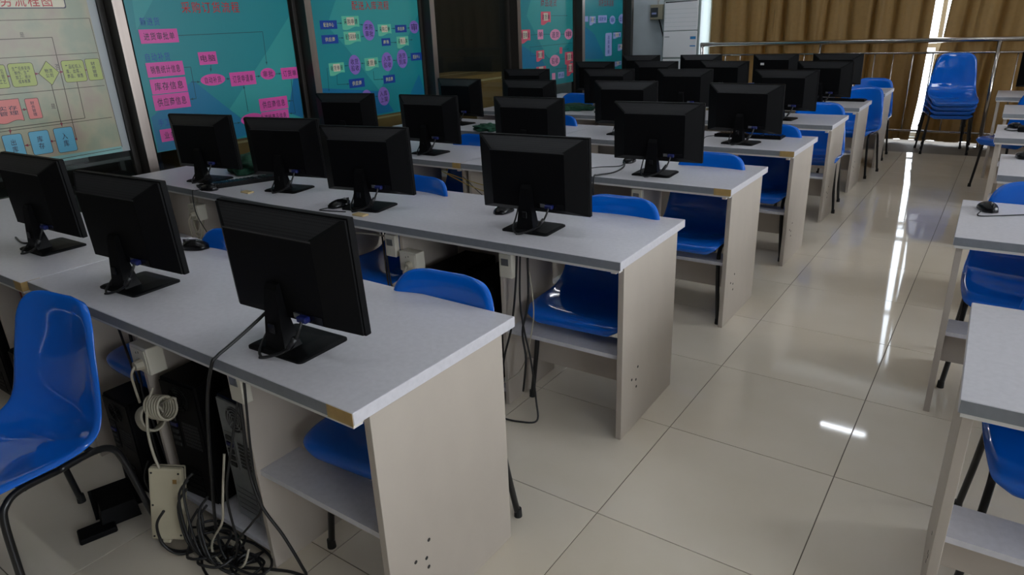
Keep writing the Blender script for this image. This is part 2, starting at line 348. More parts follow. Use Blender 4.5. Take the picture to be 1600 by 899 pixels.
def lettering(body, w, h, m, mtx, parent, name='lettering'):
    """flat lettering fitted into a w x h box, plane given by mtx (x right, y up, z out); mtx relative to the parent"""
    me = text_mesh(body).copy()
    if not me.vertices: return None
    xs = [v.co.x for v in me.vertices]; ys = [v.co.y for v in me.vertices]
    cx, cy = (min(xs) + max(xs)) / 2, (min(ys) + max(ys)) / 2
    sx = w / max(1e-6, max(xs) - min(xs)); sy = h / max(1e-6, max(ys) - min(ys))
    for v in me.vertices: v.co = Vector(((v.co.x - cx) * sx, (v.co.y - cy) * sy, 0))
    me.transform(mtx)
    me.materials.clear(); me.materials.append(M[m] if isinstance(m, str) else m)
    o = bpy.data.objects.new(name, me); COL.objects.link(o)
    o.parent = parent
    return o
POSTERS = {2: {'title': ('采购订货流程', (1.532, 1.974, 1.682, 1.76), 'red'), 'sheet': (1.157, 2.402, 0.813), 
'items': [('text', (1.23, 1.361, 1.612, 1.663), '新进货', 'blue'),
 ('box', (1.209, 1.47, 1.504, 1.59), '进货审批单', 'pink'),
 ('text', (1.216, 1.383, 1.393, 1.446), '自动补货', 'blue'),
 ('box', (1.207, 1.464, 1.295, 1.386), '销售统计信息', 'pink'),
 ('box', (1.21, 1.462, 1.187, 1.282), '库存信息', 'pink'),
 ('box', (1.206, 1.462, 1.083, 1.182), '供应商信息', 'pink'),
 ('box', (1.587, 1.726, 1.349, 1.433), '电脑', 'pink'),
 ('oval', (1.569, 1.762, 1.206, 1.285), '自动补货', 'pink'),
 ('box', (1.801, 2.014, 1.187, 1.282), '订货申请单', 'pink'),
 ('oval', (2.062, 2.195, 1.21, 1.293), '审批', 'pink'),
 ('box', (2.249, 2.404, 1.199, 1.284), '订货单', 'pink'),
 ('box', (2.009, 2.267, 0.983, 1.077), '供应商信息', 'pink'),
 ('box', (2.011, 2.261, 0.886, 0.977), '滞销商品信息', 'pink'),
 ('text', (1.207, 1.385, 0.977, 1.027), '手工补货', 'blue'),
 ('box', (1.204, 1.467, 0.876, 0.958), '业务员信息', 'pink'),
 ('oval', (1.829, 2.027, 0.894, 0.982), '', 'pink')], 
'lines': [[(1.472, 1.546), (2.14, 1.551), (2.131, 1.316)], [(1.499, 1.244), (1.565, 1.239)], [(1.468, 1.342), (1.516, 1.341), (1.511, 1.132), (1.465, 1.131)], [(1.67, 1.345), (1.66, 1.3)], [(1.763, 1.244), (1.8, 1.241)], [(2.017, 1.24), (2.059, 1.24)], [(2.195, 1.246), (2.249, 1.245)], [(1.902, 0.996), (1.903, 1.186)], [(1.668, 0.927), (1.822, 0.928)], [(2.333, 1.194), (2.323, 1.033), (2.27, 1.036)], [(2.323, 1.033), (2.326, 0.936), (2.269, 0.94)]], 
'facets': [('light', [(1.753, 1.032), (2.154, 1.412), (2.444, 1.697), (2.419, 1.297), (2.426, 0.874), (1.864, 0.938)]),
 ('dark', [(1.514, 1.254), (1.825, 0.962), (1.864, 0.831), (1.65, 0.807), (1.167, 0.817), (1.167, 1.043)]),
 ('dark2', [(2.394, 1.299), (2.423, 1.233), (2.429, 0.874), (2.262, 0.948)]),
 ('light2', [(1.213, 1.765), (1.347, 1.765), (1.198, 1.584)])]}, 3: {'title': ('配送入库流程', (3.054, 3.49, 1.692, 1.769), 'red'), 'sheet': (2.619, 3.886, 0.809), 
'items': [('navy', (2.69, 2.869, 1.552, 1.619), '配送中心', 'navy'),
 ('navy', (2.689, 2.862, 1.44, 1.508), '供应商', 'navy'),
 ('navy', (3.545, 3.693, 1.502, 1.566), '供应商', 'navy'),
 ('navy', (3.359, 3.469, 1.396, 1.46), '商场', 'navy'),
 ('navy', (3.718, 3.87, 1.249, 1.318), '配送中心', 'navy'),
 ('navy', (2.925, 3.102, 1.072, 1.146), '供应商', 'navy'),
 ('navy', (3.334, 3.484, 1.075, 1.146), '供应商', 'navy'),
 ('flag', (2.926, 3.116, 1.545, 1.649), '采购申请', 'mint'),
 ('flag', (2.929, 3.113, 1.427, 1.528), '配货采购申请', 'mint'),
 ('flag', (3.33, 3.493, 1.482, 1.576), '采购订单', 'mint'),
 ('flag', (3.551, 3.705, 1.37, 1.468), '采购入库', 'mint'),
 ('flag', (2.727, 2.892, 1.191, 1.289), '收货单据', 'mint'),
 ('flag', (3.13, 3.292, 1.204, 1.306), '送货单', 'mint'),
 ('oval', (3.149, 3.29, 1.448, 1.613), '采购\n审批', 'purple'),
 ('oval', (3.735, 3.859, 1.488, 1.599), '审', 'purple'),
 ('oval', (2.945, 3.08, 1.179, 1.34), '收货\n验收', 'purple'),
 ('oval', (3.335, 3.474, 1.18, 1.342), '入库\n验收', 'purple'),
 ('oval', (3.531, 3.67, 1.193, 1.356), '送货\n到库', 'purple'),
 ('oval', (3.247, 3.389, 0.886, 1.049), '入库\n上架', 'purple'),
 ('oval', (3.047, 3.175, 0.9, 1.044), '', 'purple')], 
'lines': [[(2.874, 1.595), (2.925, 1.594)], [(2.867, 1.482), (2.923, 1.48)], [(3.116, 1.582), (3.159, 1.576)], [(3.12, 1.483), (3.157, 1.484)], [(3.293, 1.526), (3.326, 1.525)], [(3.498, 1.539), (3.545, 1.537)], [(3.696, 1.536), (3.736, 1.538)], [(3.472, 1.422), (3.547, 1.419)], [(3.717, 1.282), (3.675, 1.28)], [(3.527, 1.265), (3.478, 1.268)], [(3.334, 1.265), (3.294, 1.267)], [(3.127, 1.264), (3.086, 1.267)], [(2.942, 1.259), (2.897, 1.258)], [(3.222, 1.193), (3.22, 1.12), (3.334, 1.116)], [(2.803, 1.194), (2.793, 1.115), (2.924, 1.109)], [(2.713, 1.251), (2.705, 1.25), (2.696, 1.066)], [(3.164, 0.982), (3.247, 0.975)], [(3.713, 1.435), (3.761, 1.434)]], 
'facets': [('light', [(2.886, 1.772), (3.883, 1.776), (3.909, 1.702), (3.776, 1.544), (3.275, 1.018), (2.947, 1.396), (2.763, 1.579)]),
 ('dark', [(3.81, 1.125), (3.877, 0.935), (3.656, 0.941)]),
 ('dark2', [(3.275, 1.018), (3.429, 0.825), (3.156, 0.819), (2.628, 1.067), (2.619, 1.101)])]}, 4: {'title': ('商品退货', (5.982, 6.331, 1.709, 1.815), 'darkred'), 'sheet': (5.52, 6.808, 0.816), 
'items': [('flag', (5.979, 6.193, 1.517, 1.659), '退货单', 'rose'),
 ('flag', (5.536, 5.744, 1.329, 1.472), '退货申请', 'rose'),
 ('flag', (5.861, 6.033, 1.114, 1.233), '退货', 'rose'),
 ('flag', (6.517, 6.724, 1.04, 1.184), '退货单', 'rose'),
 ('flag', (6.56, 6.727, 0.898, 1.049), '退货', 'rose'),
 ('oval', (6.174, 6.414, 1.334, 1.46), '退货', 'blush'),
 ('oval', (6.511, 6.706, 1.332, 1.457), '审', 'blush'),
 ('oval', (6.158, 6.391, 1.033, 1.166), '验收', 'blush'),
 ('box', (5.901, 6.022, 1.357, 1.464), '单', 'blush'),
 ('box', (6.39, 6.452, 1.172, 1.248), '', 'rose'),
 ('box', (6.345, 6.49, 0.881, 0.956), '商品', 'lavender'),
 ('box', (6.203, 6.279, 0.879, 0.955), '', 'blush'),
 ('flag', (5.854, 6.069, 1.008, 1.052), '', 'rose')], 
'lines': [[(6.204, 1.612), (6.589, 1.609)], [(5.75, 1.409), (5.897, 1.413)], [(6.022, 1.411), (6.172, 1.406)], [(6.412, 1.399), (6.511, 1.398)], [(5.728, 1.28), (6.773, 1.286)], [(5.737, 1.274), (5.738, 1.183), (5.857, 1.179)], [(6.039, 1.182), (6.156, 1.122)], [(6.394, 1.109), (6.539, 1.106)], [(6.292, 1.001), (6.56, 0.993)], [(6.463, 1.219), (6.61, 1.218)], [(6.704, 1.392), (6.774, 1.389)]], 
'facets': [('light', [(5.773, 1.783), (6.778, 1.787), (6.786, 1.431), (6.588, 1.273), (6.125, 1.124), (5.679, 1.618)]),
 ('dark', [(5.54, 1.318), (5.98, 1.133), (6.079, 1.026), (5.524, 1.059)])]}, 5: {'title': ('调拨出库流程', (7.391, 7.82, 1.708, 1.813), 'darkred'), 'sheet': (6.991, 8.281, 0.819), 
'items': [('box', (7.0, 7.109, 1.53, 1.596), '', 'lavender'),
 ('flag', (7.147, 7.31, 1.487, 1.594), '调拨', 'lavender'),
 ('box', (7.381, 7.628, 1.51, 1.602), '调拨单', 'lavender'),
 ('oval', (7.709, 7.875, 1.484, 1.595), '审', 'lavender'),
 ('oval', (7.976, 8.183, 1.486, 1.613), '出库', 'lavender'),
 ('column', (7.59, 7.782, 1.076, 1.376), '出\n库\n单\n据', 'lavender'),
 ('flag', (7.82, 8.053, 1.296, 1.375), '出库单', 'lavender'),
 ('flag', (7.967, 8.186, 1.13, 1.217), '商品', 'lavender'),
 ('flag', (7.883, 8.087, 0.923, 0.989), '入库', 'lavender')], 
'lines': [[(7.31, 1.553), (7.376, 1.554)], [(7.631, 1.548), (7.704, 1.547)], [(7.875, 1.542), (7.973, 1.543)], [(7.791, 1.385), (8.074, 1.383)], [(7.786, 1.355), (7.82, 1.352)]], 
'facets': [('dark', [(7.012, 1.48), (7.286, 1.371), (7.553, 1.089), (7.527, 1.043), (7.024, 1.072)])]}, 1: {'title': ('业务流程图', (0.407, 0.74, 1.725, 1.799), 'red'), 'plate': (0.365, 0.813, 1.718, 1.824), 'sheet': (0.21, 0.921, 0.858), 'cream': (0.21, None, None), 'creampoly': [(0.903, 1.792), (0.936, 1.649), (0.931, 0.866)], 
'items': [('text', (0.529, 0.551, 1.567, 1.594), '是', 'grey'),
 ('text', (0.668, 0.692, 1.382, 1.413), '否', 'grey'),
 ('text', (0.589, 0.613, 1.165, 1.194), '是', 'grey'),
 ('round', (0.313, 0.409, 1.303, 1.428), '客户意见\n反馈、图\n案、工艺', 'green'),
 ('round', (0.423, 0.551, 1.303, 1.431), '生产任务安排\n制作、生产\n加工、统计\n成本核算', 'green'),
 ('diamond', (0.571, 0.681, 1.299, 1.434), '物流\n公司', 'green'),
 ('round', (0.703, 0.829, 1.306, 1.43), '产品检验入\n库、出库、\n商品、销售', 'green'),
 ('round', (0.839, 0.925, 1.307, 1.432), '财\n务\n管\n理', 'green'),
 ('flagr', (0.296, 0.431, 1.118, 1.242), '实存\n管理', 'coral'),
 ('round', (0.459, 0.53, 1.121, 1.236), '财\n务\n管\n理', 'coral'),
 ('round', (0.293, 0.394, 0.92, 1.051), '出\n库', 'sky'),
 ('round', (0.429, 0.536, 0.917, 1.052), '库\n存', 'sky'),
 ('round', (0.564, 0.672, 0.908, 1.053), '入\n库', 'sky')], 
'lines': [[(0.34, 1.559), (0.693, 1.562), (0.68, 0.975), (0.662, 0.977)], [(0.41, 1.365), (0.426, 1.364)], [(0.55, 1.368), (0.572, 1.368)], [(0.683, 1.369), (0.708, 1.368)], [(0.831, 1.37), (0.842, 1.369)], [(0.409, 1.179), (0.462, 1.178)], [(0.566, 0.982), (0.525, 0.983)], [(0.425, 0.978), (0.392, 0.98)], [(0.622, 1.301), (0.619, 1.058)], [(0.766, 1.305), (0.759, 1.091), (0.244, 1.087)], [(0.347, 1.085), (0.342, 1.054)]], 'rules': [[(0.399, 1.657), (0.927, 1.662)], [(0.927, 1.662), (0.938, 0.885)], [(0.346, 1.462), (0.926, 1.465)], [(0.294, 1.269), (0.921, 1.271)], [(0.24, 1.071), (0.919, 1.077)], [(0.413, 0.87), (0.931, 0.88)]], 
'facets': []}}

# ------------------------------------------------------------------ the room
XL, XR, YF, YB, ZC = -3.6, 5.0, -4.0, 8.66, 3.4
XS = -5.6                                                      # far wall of the store room behind the glass partition
def struct(o):
    o['kind'] = 'structure'; return o

floor = struct(MB().box(XS, YF, -0.12, XR, YB, -0.0035).build('floor', 'grout'))
TS = 0.61
tile_mesh = None
x0t, y0t = 0.167 - 7 * TS, 0.395 - 8 * TS
n_tiles = 0
for i in range(14):
    for j in range(20):
        xa, ya = x0t + i * TS, y0t + j * TS
        if xa > XR - 0.02 or ya > YB - 0.02 or xa + TS < XL: continue
        xe, ye = min(xa + TS, XR), min(ya + TS, YB)
        xs_ = max(xa, XL - 0.05)
        full = abs(xe - xa - TS) < 1e-6 and abs(ye - ya - TS) < 1e-6 and xs_ == xa
        if full:
            if tile_mesh is None:
                o = MB().box(0.0015, 0.0015, -0.0035, TS - 0.0015, TS - 0.0015, 0, 0.0008).build('tile', 'tile')
                tile_mesh = o.data
            else:
                o = bpy.data.objects.new('tile', tile_mesh); COL.objects.link(o)
        else:
            o = MB().box(xs_ - xa + 0.0015, 0.0015, -0.0035, xe - xa - 0.0015, ye - ya - 0.0015, 0, 0.0008).build('tile', 'tile')
        o.location = (xa, ya, 0); o.parent = floor

struct(MB().box(XS, YF, ZC, XR, YB, ZC + 0.1).build('ceiling', 'ceiling'))
BX0, BX1, BZ0, BZ1 = -2.5, 4.7, 0.03, 3.2
struct(MB().box(XS, YB, 0, BX0, YB + 0.2, ZC).box(BX1, YB, 0, XR + 0.2, YB + 0.2, ZC).box(BX0, YB, 0, BX1, YB + 0.2, BZ0)
       .box(BX0, YB, BZ1, BX1, YB + 0.2, ZC).build('wall_back', 'white'))
RW = [(-2.6, 0.2), (2.2, 5.0)]
wr = MB()
ys_ = [YF, RW[0][0], RW[0][1], RW[1][0], RW[1][1], YB]
for a, b in ((0, 1), (2, 3), (4, 5)): wr.box(XR, ys_[a], 0, XR + 0.2, ys_[b], ZC)
for a, b in RW: wr.box(XR, a, 0, XR + 0.2, b, 0.8).box(XR, a, 2.7, XR + 0.2, b, ZC)
struct(wr.build('wall_right', 'wallfront'))
struct(MB().box(XS, YF - 0.2, 0, XR + 0.2, YF, ZC).build('wall_front', 'wallfront'))
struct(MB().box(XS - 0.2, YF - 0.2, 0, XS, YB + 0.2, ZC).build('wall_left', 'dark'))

# back window (behind the curtains)
w = MB()
for x in (BX0, -0.85, 0.225, 1.75, 3.2, BX1 - 0.05):
    w.box(x, YB + 0.06, BZ0, x + 0.05, YB + 0.12, BZ1)
for z in (BZ0, 1.08, 2.35, BZ1 - 0.05):
    w.box(BX0, YB + 0.062, z, BX1, YB + 0.118, z + 0.05)
win = struct(w.build('window_1', 'alu'))
MB().box(BX0 + 0.05, YB + 0.085, BZ0 + 0.05, BX1 - 0.05, YB + 0.091, BZ1 - 0.05).build('pane', 'winglass', win)
for k, (a, b) in enumerate(RW):
    w = MB()
    for y in (a, (a + b) / 2 - 0.025, b - 0.05): w.box(XR + 0.08, y, 0.8, XR + 0.14, y + 0.05, 2.7)
    for z in (0.8, 2.0, 2.65): w.box(XR + 0.082, a, z, XR + 0.138, b, z + 0.05)
    win = struct(w.build('window_%d' % (k + 2), 'alu'))

# glass partition along the left side: posts and panes
PY = [-1.75, -0.32, 1.085, 2.528, 3.965, 5.389, 6.814, 8.20]       # right edge of every post
PWD = 0.06
for k, y in enumerate(PY):
    p = struct(MB().box(XL - 0.03, y - PWD, 0, XL + 0.12, y - 0.001, ZC).build('trim_%d' % (k + 1), 'bronze'))
    MB().box(XL + 0.12, y - PWD - 0.002, 0, XL + 0.124, y, ZC).build('steel_face', 'steel', p)
for k in range(len(PY) - 1):
    a, b = PY[k] + 0.003, PY[k + 1] - PWD - 0.003
    w = MB().box(XL - 0.02, a, 0.0, XL + 0.02, b, 0.1).box(XL - 0.02, a, 3.3, XL + 0.02, b, 3.39)
    w.box(XL - 0.019, a, 0.1, XL + 0.019, a + 0.035, 3.3).box(XL - 0.019, b - 0.035, 0.1, XL + 0.019, b, 3.3)
    win = struct(w.build('window_%d' % (k + 4), 'bronze'))
    MB().box(XL - 0.004, a + 0.035, 0.1, XL + 0.002, b - 0.035, 3.3).build('pane', 'glass', win)

# ------------------------------------------------------------------ curtains on the back window
def curtain(name, x_of_edge, x_far, label, pleat, seed, rail_y=8.43):
    """pleated cloth from the gap edge x_of_edge(z) to x_far"""
    rnd = random.Random(seed)
    n = int(abs(x_far - x_of_edge(1.5)) / pleat)
    ph = []; amp = []
    cum = 0
    for i in range(n + 1):
        amp.append(0.042 + rnd.random() * 0.03); ph.append(cum); cum += 0.7 + rnd.random() * 0.6
    tot = ph[-1]; ph = [p / tot for p in ph]
    sub = 12; zs = [0.035, 0.15, 0.5, 0.9, 1.2, 1.6, 2.2, 2.8, 3.25]
    verts = []; faces = []; cols = 0
    for i in range(n):
        for k in range(sub):
            cols += 1
    cols += 1
    for zi, z in enumerate(zs):
        xe = x_of_edge(z)
        for c in range(cols):
            i = min(c // sub, n - 1); t = (c - i * sub) / sub
            s = ph[i] + (ph[i + 1] - ph[i]) * t
            g = (t - 0.5) / 0.13
            f = 1.9 * math.exp(-g * g) - 0.75 + 0.35 * (t - 0.5)
            a = amp[i] * (1.0 + 0.25 * math.sin(zi * 0.9 + i * 1.7)) * (0.75 if z > 3 else 1)
            dx = 0.018 * math.sin(zi * 0.7 + i * 2.3) * math.sin(PI * s)
            verts.append((xe + (x_far - xe) * s + dx, rail_y + a * f, z))
    for zi in range(len(zs) - 1):
        for c in range(cols - 1):
            q = zi * cols + c
            faces.append((q, q + 1, q + cols + 1, q + cols))
    o = MB().poly(verts, faces).build(name, 'curtain', smooth=True)
    md = o.modifiers.new('thickness', 'SOLIDIFY'); md.thickness = 0.004
    return tag(o, label, 'curtain')

def lerp_tab(tab):
    def f(z):
        for (z0, v0), (z1, v1) in zip(tab, tab[1:]):
            if z <= z1: return v0 + (v1 - v0) * max(0, (z - z0)) / (z1 - z0)
        return tab[-1][1]
    return f
gl = lerp_tab([(0, 0.13), (0.4, 0.165), (1.05, 0.175), (1.6, 0.175), (2.3, 0.19), (2.8, 0.21), (3.3, 0.22)])
gr = lerp_tab([(0, 0.19), (0.4, 0.238), (0.7, 0.24), (1.05, 0.285), (1.35, 0.335), (1.65, 0.33), (2.3, 0.29), (2.8, 0.33), (3.3, 0.33)])
curtain('curtain', gl, -2.42, 'long brown pleated curtain left of the bright gap, behind the black monitors', 0.25, 3)
curtain('curtain', gr, 4.75, 'brown pleated curtain right of the bright gap, behind the stacked blue chairs', 0.26, 5)
rod = empty('curtain_rail', (1.1, 8.45, 3.27))
tag(rod, 'long white curtain rail above the brown curtains', 'curtain rail')
MB().cyl((-3.6, 0, 0.02), (1, 0, 0), 0.014, 7.4, 10).build('rail_tube', 'alu', rod)
for x in (-3.4, 0.0, 3.5):
    MB().box(x - 0.015, 0, 0.01, x + 0.015, 0.205, 0.03).build('wall_bracket', 'alu', rod)

# ------------------------------------------------------------------ steel guard rail in front of the curtains
RY = 8.27
gr_ = empty('guard_rail', (0, RY, 0))
tag(gr_, 'polished steel guard rail with thin balusters running along the brown curtains', 'railing')
MB().tube([(-2.5, 0, 1.18), (4.9, 0, 1.18)], 0.028, 12).build('top_rail', 'railsteel', gr_, smooth=True)
MB().tube([(-2.5, 0, 1.045), (4.9, 0, 1.045)], 0.013, 10).build('middle_rail', 'railsteel', gr_, smooth=True)
MB().tube([(-2.5, 0, 0.165), (4.9, 0, 0.165)], 0.013, 10).build('bottom_rail', 'railsteel', gr_, smooth=True)
for x in (-2.48, -0.97, 0.86, 2.7, 4.5):
    MB().tube([(x, 0, 0), (x, 0, 1.165)], 0.024 if x != -0.97 else 0.015, 12).build('rail_post', 'railsteel', gr_, smooth=True)
    MB().cyl((x, 0, 0.0), (0, 0, 1), 0.05, 0.012, 16).build('post_flange', 'railsteel', gr_)
bal = None
for i in range(37):
    x = -2.35 + i * 0.2
    if min(abs(x - p) for p in (-2.48, -0.97, 0.86, 2.7, 4.5)) < 0.05: continue
    if bal is None:
        bal = MB().tube([(0, 0, 0.17), (0, 0, 1.04)], 0.008, 8).build('baluster', 'railsteel', gr_, smooth=True); o = bal
    else:
        o = bal.copy(); COL.objects.link(o); o.parent = gr_
    o.location = (x, 0, 0)

# ------------------------------------------------------------------ desks
DW, DD, DH = 1.664, 0.613, 0.75
P_IN, P_TH, P_F, P_B = 0.012, 0.022, 0.055, 0.05
DIV1, DIV2 = -0.537, -1.09          # right face of the two inner dividers
def T(row, dx, dy):
    x, y, th = row; c, s = math.cos(th), math.sin(th)
    return (x + c * dx - s * dy, y + s * dx + c * dy)

def make_desk():
    d = empty('computer_desk')
    MB().box(-DW, 0, 0.718, 0, DD, DH, 0.0015).build('tabletop', 'desk', d)
    e = MB().box(-DW + 0.002, -0.0012, 0.7185, -0.002, 0.0, 0.7485)
    e.build('front_edge_band', 'edge', d)
    MB().box(-DW + 0.006, 0.002, 0.708, -0.006, 0.03, 0.718).build('edge_strip', 'strip', d)
    MB().box(-P_IN - P_TH - 0.02, 0.035, 0.69, -P_IN - P_TH, 0.30, 0.718).build('support_batten', 'strip', d)
    for k, x in enumerate((-P_IN - P_TH, -DW + P_IN)):
        sp = MB().box(x, P_F, 0, x + P_TH, DD - P_B, 0.718, 0.001).build('side_panel', 'panel', d)
        fx = x + P_TH if k == 0 else x
        sx = 1 if k == 0 else -1
        for (dy, z) in ((0.20, 0.255), (0.145, 0.222), (0.185, 0.205), (0.19, 0.172)):
            MB().cyl((fx - 0.001 * sx, dy, z), (sx, 0, 0), 0.0055, 0.0018, 10).build('screw_cap', 'hole', sp)
    for x in (DIV1 - 0.018, DIV2):
        MB().box(x, 0.06, 0, x + 0.018, 0.44, 0.718, 0.001).build('divider_panel', 'panel', d)
    for a, b in ((DIV1, -P_IN - P_TH), (-DW + P_IN + P_TH, DIV2)):
        MB().box(a, 0.07, 0.335, b, 0.21, 0.352).build('foot_shelf', 'desk', d)
        MB().box(a, 0.19, 0.175, b, 0.206, 0.335).build('shelf_apron', 'panel', d)
    MB().box(DIV2 + 0.018, 0.062, 0.055, DIV1 - 0.018, 0.44, 0.072).build('tower_shelf', 'desk', d)
    MB().box(DIV2 + 0.018, 0.442, 0.06, DIV1 - 0.018, 0.456, 0.718).build('bay_back_panel', 'panel', d)
    return d

ROWS = [(0.0, -0.4136, -0.006), (0.0554, 0.7638, 0.02), (0.0379, 1.9699, 0.0023), (0.0503, 3.0841, 0.0031),
        (0.0297, 4.2432, 0.0061), (0.0204, 5.3490, 0.0020), (0.0419, 6.5751, 0.0041)]
LEFT = []
for i, r in enumerate(ROWS):
    if i == 0: LEFT.append((-1.668, -0.422, 0.0))
    elif i == 1: LEFT.append((-1.613, 0.735, -0.02))
    else: LEFT.append((*T(r, -DW - 0.004, 0.0), r[2]))
RIGHT = [(1.074, 0.310, 0.0188), (0.973, 1.590, 0.0188), (1.066, 2.815, 0.0), (1.015, 4.03, 0.0), (1.03, 5.27, 0.0), (0.95, 6.49, 0.0)]

ORD = ['nearest', 'second', 'third', 'fourth', 'fifth', 'sixth', 'farthest']
desk0 = make_desk()
DESK = {}
def put_desk(key, x, y, th, label, group):
    d = desk0 if not DESK else dup(desk0)
    d.location = (x, y, 0); d.rotation_euler = (0, 0, th)
    tag(d, label, 'desk', group); DESK[key] = d
    return d
# every desk needs the clean prototype, so all copies are made before extras are screwed on
for i, r in enumerate(ROWS):
    extra = {0: 'closest to the camera', 2: 'tan tape on one corner', 3: 'tan tape and keyboard'}.get(i, 'end panel by the aisle')
    put_desk(('m', i), *r, 'pale grey desk at the aisle end of the %s row, %s' % (ORD[i], extra), 'grey desks beside the aisle')
for i, r in enumerate(LEFT):
    put_desk(('l', i), *r, 'pale grey computer desk at the poster wall end of the %s row, left half' % ORD[i], 'grey desks along the poster wall')
RORD = ['nearest, cut off by the frame', 'second nearest, black mouse near its corner', 'third nearest', 'fourth nearest, mouse and black charger on top', 'fifth nearest, blue chair behind it', 'farthest, dark monitor on top']
for i, (x, y, th) in enumerate(RIGHT):
    px, py = x + math.cos(th) * DW, y + math.sin(th) * DW
    put_desk(('r', i), px, py, th, 'grey desk right of the aisle, %s' % RORD[i], 'grey desks right of the aisle')

def tape(key, where='front'):
    d = DESK[key]
    t = MB().box(-0.085, -0.0022, 0.7165, -0.001, -0.0011, 0.7495).build('corner_tape', 'tape', d); t['label'] = 'tan tape on the corner'
for k in (('m', 0), ('m', 2), ('m', 3)): tape(k)
for k in (('l', 0), ('l', 2)):
    t = MB().box(-0.06, -0.0022, 0.7165, -0.001, -0.0011, 0.7495).box(-0.0005, -0.001, 0.7165, 0.0008, 0.06, 0.7495).build('corner_tape', 'tape', DESK[k]); t['label'] = 'tan tape on the corner'

def socket_box(key, x, z, y=-0.0, plug=True):
    """double mains socket hung on the divider edge, front facing the aisle rows"""
    d = DESK[key]
    s = MB().box(x, y, z - 0.045, x + 0.10, y + 0.055, z + 0.045, 0.004, 2).build('socket_box', 'socket', d)
    s['label'] = 'ivory mains socket box'
    MB().box(x + 0.008, y - 0.003, z - 0.038, x + 0.092, y, z + 0.038, 0.001).build('socket_face', 'socket', s)
    h = MB()
    for (dx, dz) in ((0.04, 0.022), (0.055, 0.026), (0.03, -0.02), (0.037, -0.006)): h.box(x + dx, y - 0.0036, z + dz - 0.003, x + dx + 0.003, y - 0.0026, z + dz + 0.004)
    h.build('socket_hole', 'hole', s)
    if plug:
        p = MB().cyl((x + 0.06, y - 0.003, z - 0.012), (0, -1, 0), 0.02, 0.022, 14, 0.014)
        p.tube(spline([(x + 0.06, y - 0.024, z - 0.012), (x + 0.062, y - 0.04, z - 0.035), (x + 0.05, y - 0.035, z - 0.09), (x + 0.045, y - 0.03, z - 0.14)]), 0.004, 8)
        p.build('plug', 'greycable', s, smooth=False)
    return s
def switch_box(key, x, z, y=0.03):
    s = MB().box(x, y, z - 0.05, x + 0.06, y + 0.029, z + 0.05, 0.004, 2).build('switch_box', 'socket', DESK[key])
    s['label'] = 'small ivory switch box'
    MB().box(x + 0.012, y - 0.002, z + 0.002, x + 0.045, y, z + 0.03).build('switch_rocker', 'port', s)
    return s
# the two knee spaces behind the foreground chair have no foot shelf left
for key, side in ((('m', 0), -1), (('l', 0), 1)):
    for ch in list(DESK[key].children):
        if ch.name.split('.')[0] in ('foot_shelf', 'shelf_apron'):
            cx_ = sum(v.co.x for v in ch.data.vertices) / len(ch.data.vertices)
            if (cx_ + DW / 2) * side > 0: bpy.data.objects.remove(ch)
socket_box(('m', 0), -1.072, 0.60, 0.03)
switch_box(('m', 0), -0.537, 0.655)
socket_box(('m', 1), -1.072, 0.58, 0.03)
switch_box(('m', 1), -0.537, 0.645)
switch_box(('m', 1), -1.15, 0.64)
socket_box(('l', 1), -1.072, 0.60, 0.03)
switch_box(('m', 2), -0.537, 0.645); socket_box(('m', 2), -1.072, 0.58, 0.03)

# tan grommets in the tabletops where cables go down
for key, x, y in ((('m', 1), -0.50, 0.165), (('m', 1), -1.31, 0.055), (('l', 1), -0.56, 0.10)):
    g = MB().box(x - 0.035, y - 0.02, 0.7495, x + 0.035, y + 0.02, 0.7575, 0.003).build('cable_grommet', 'tan', DESK[key]); g['label'] = 'tan block over the cable hole'

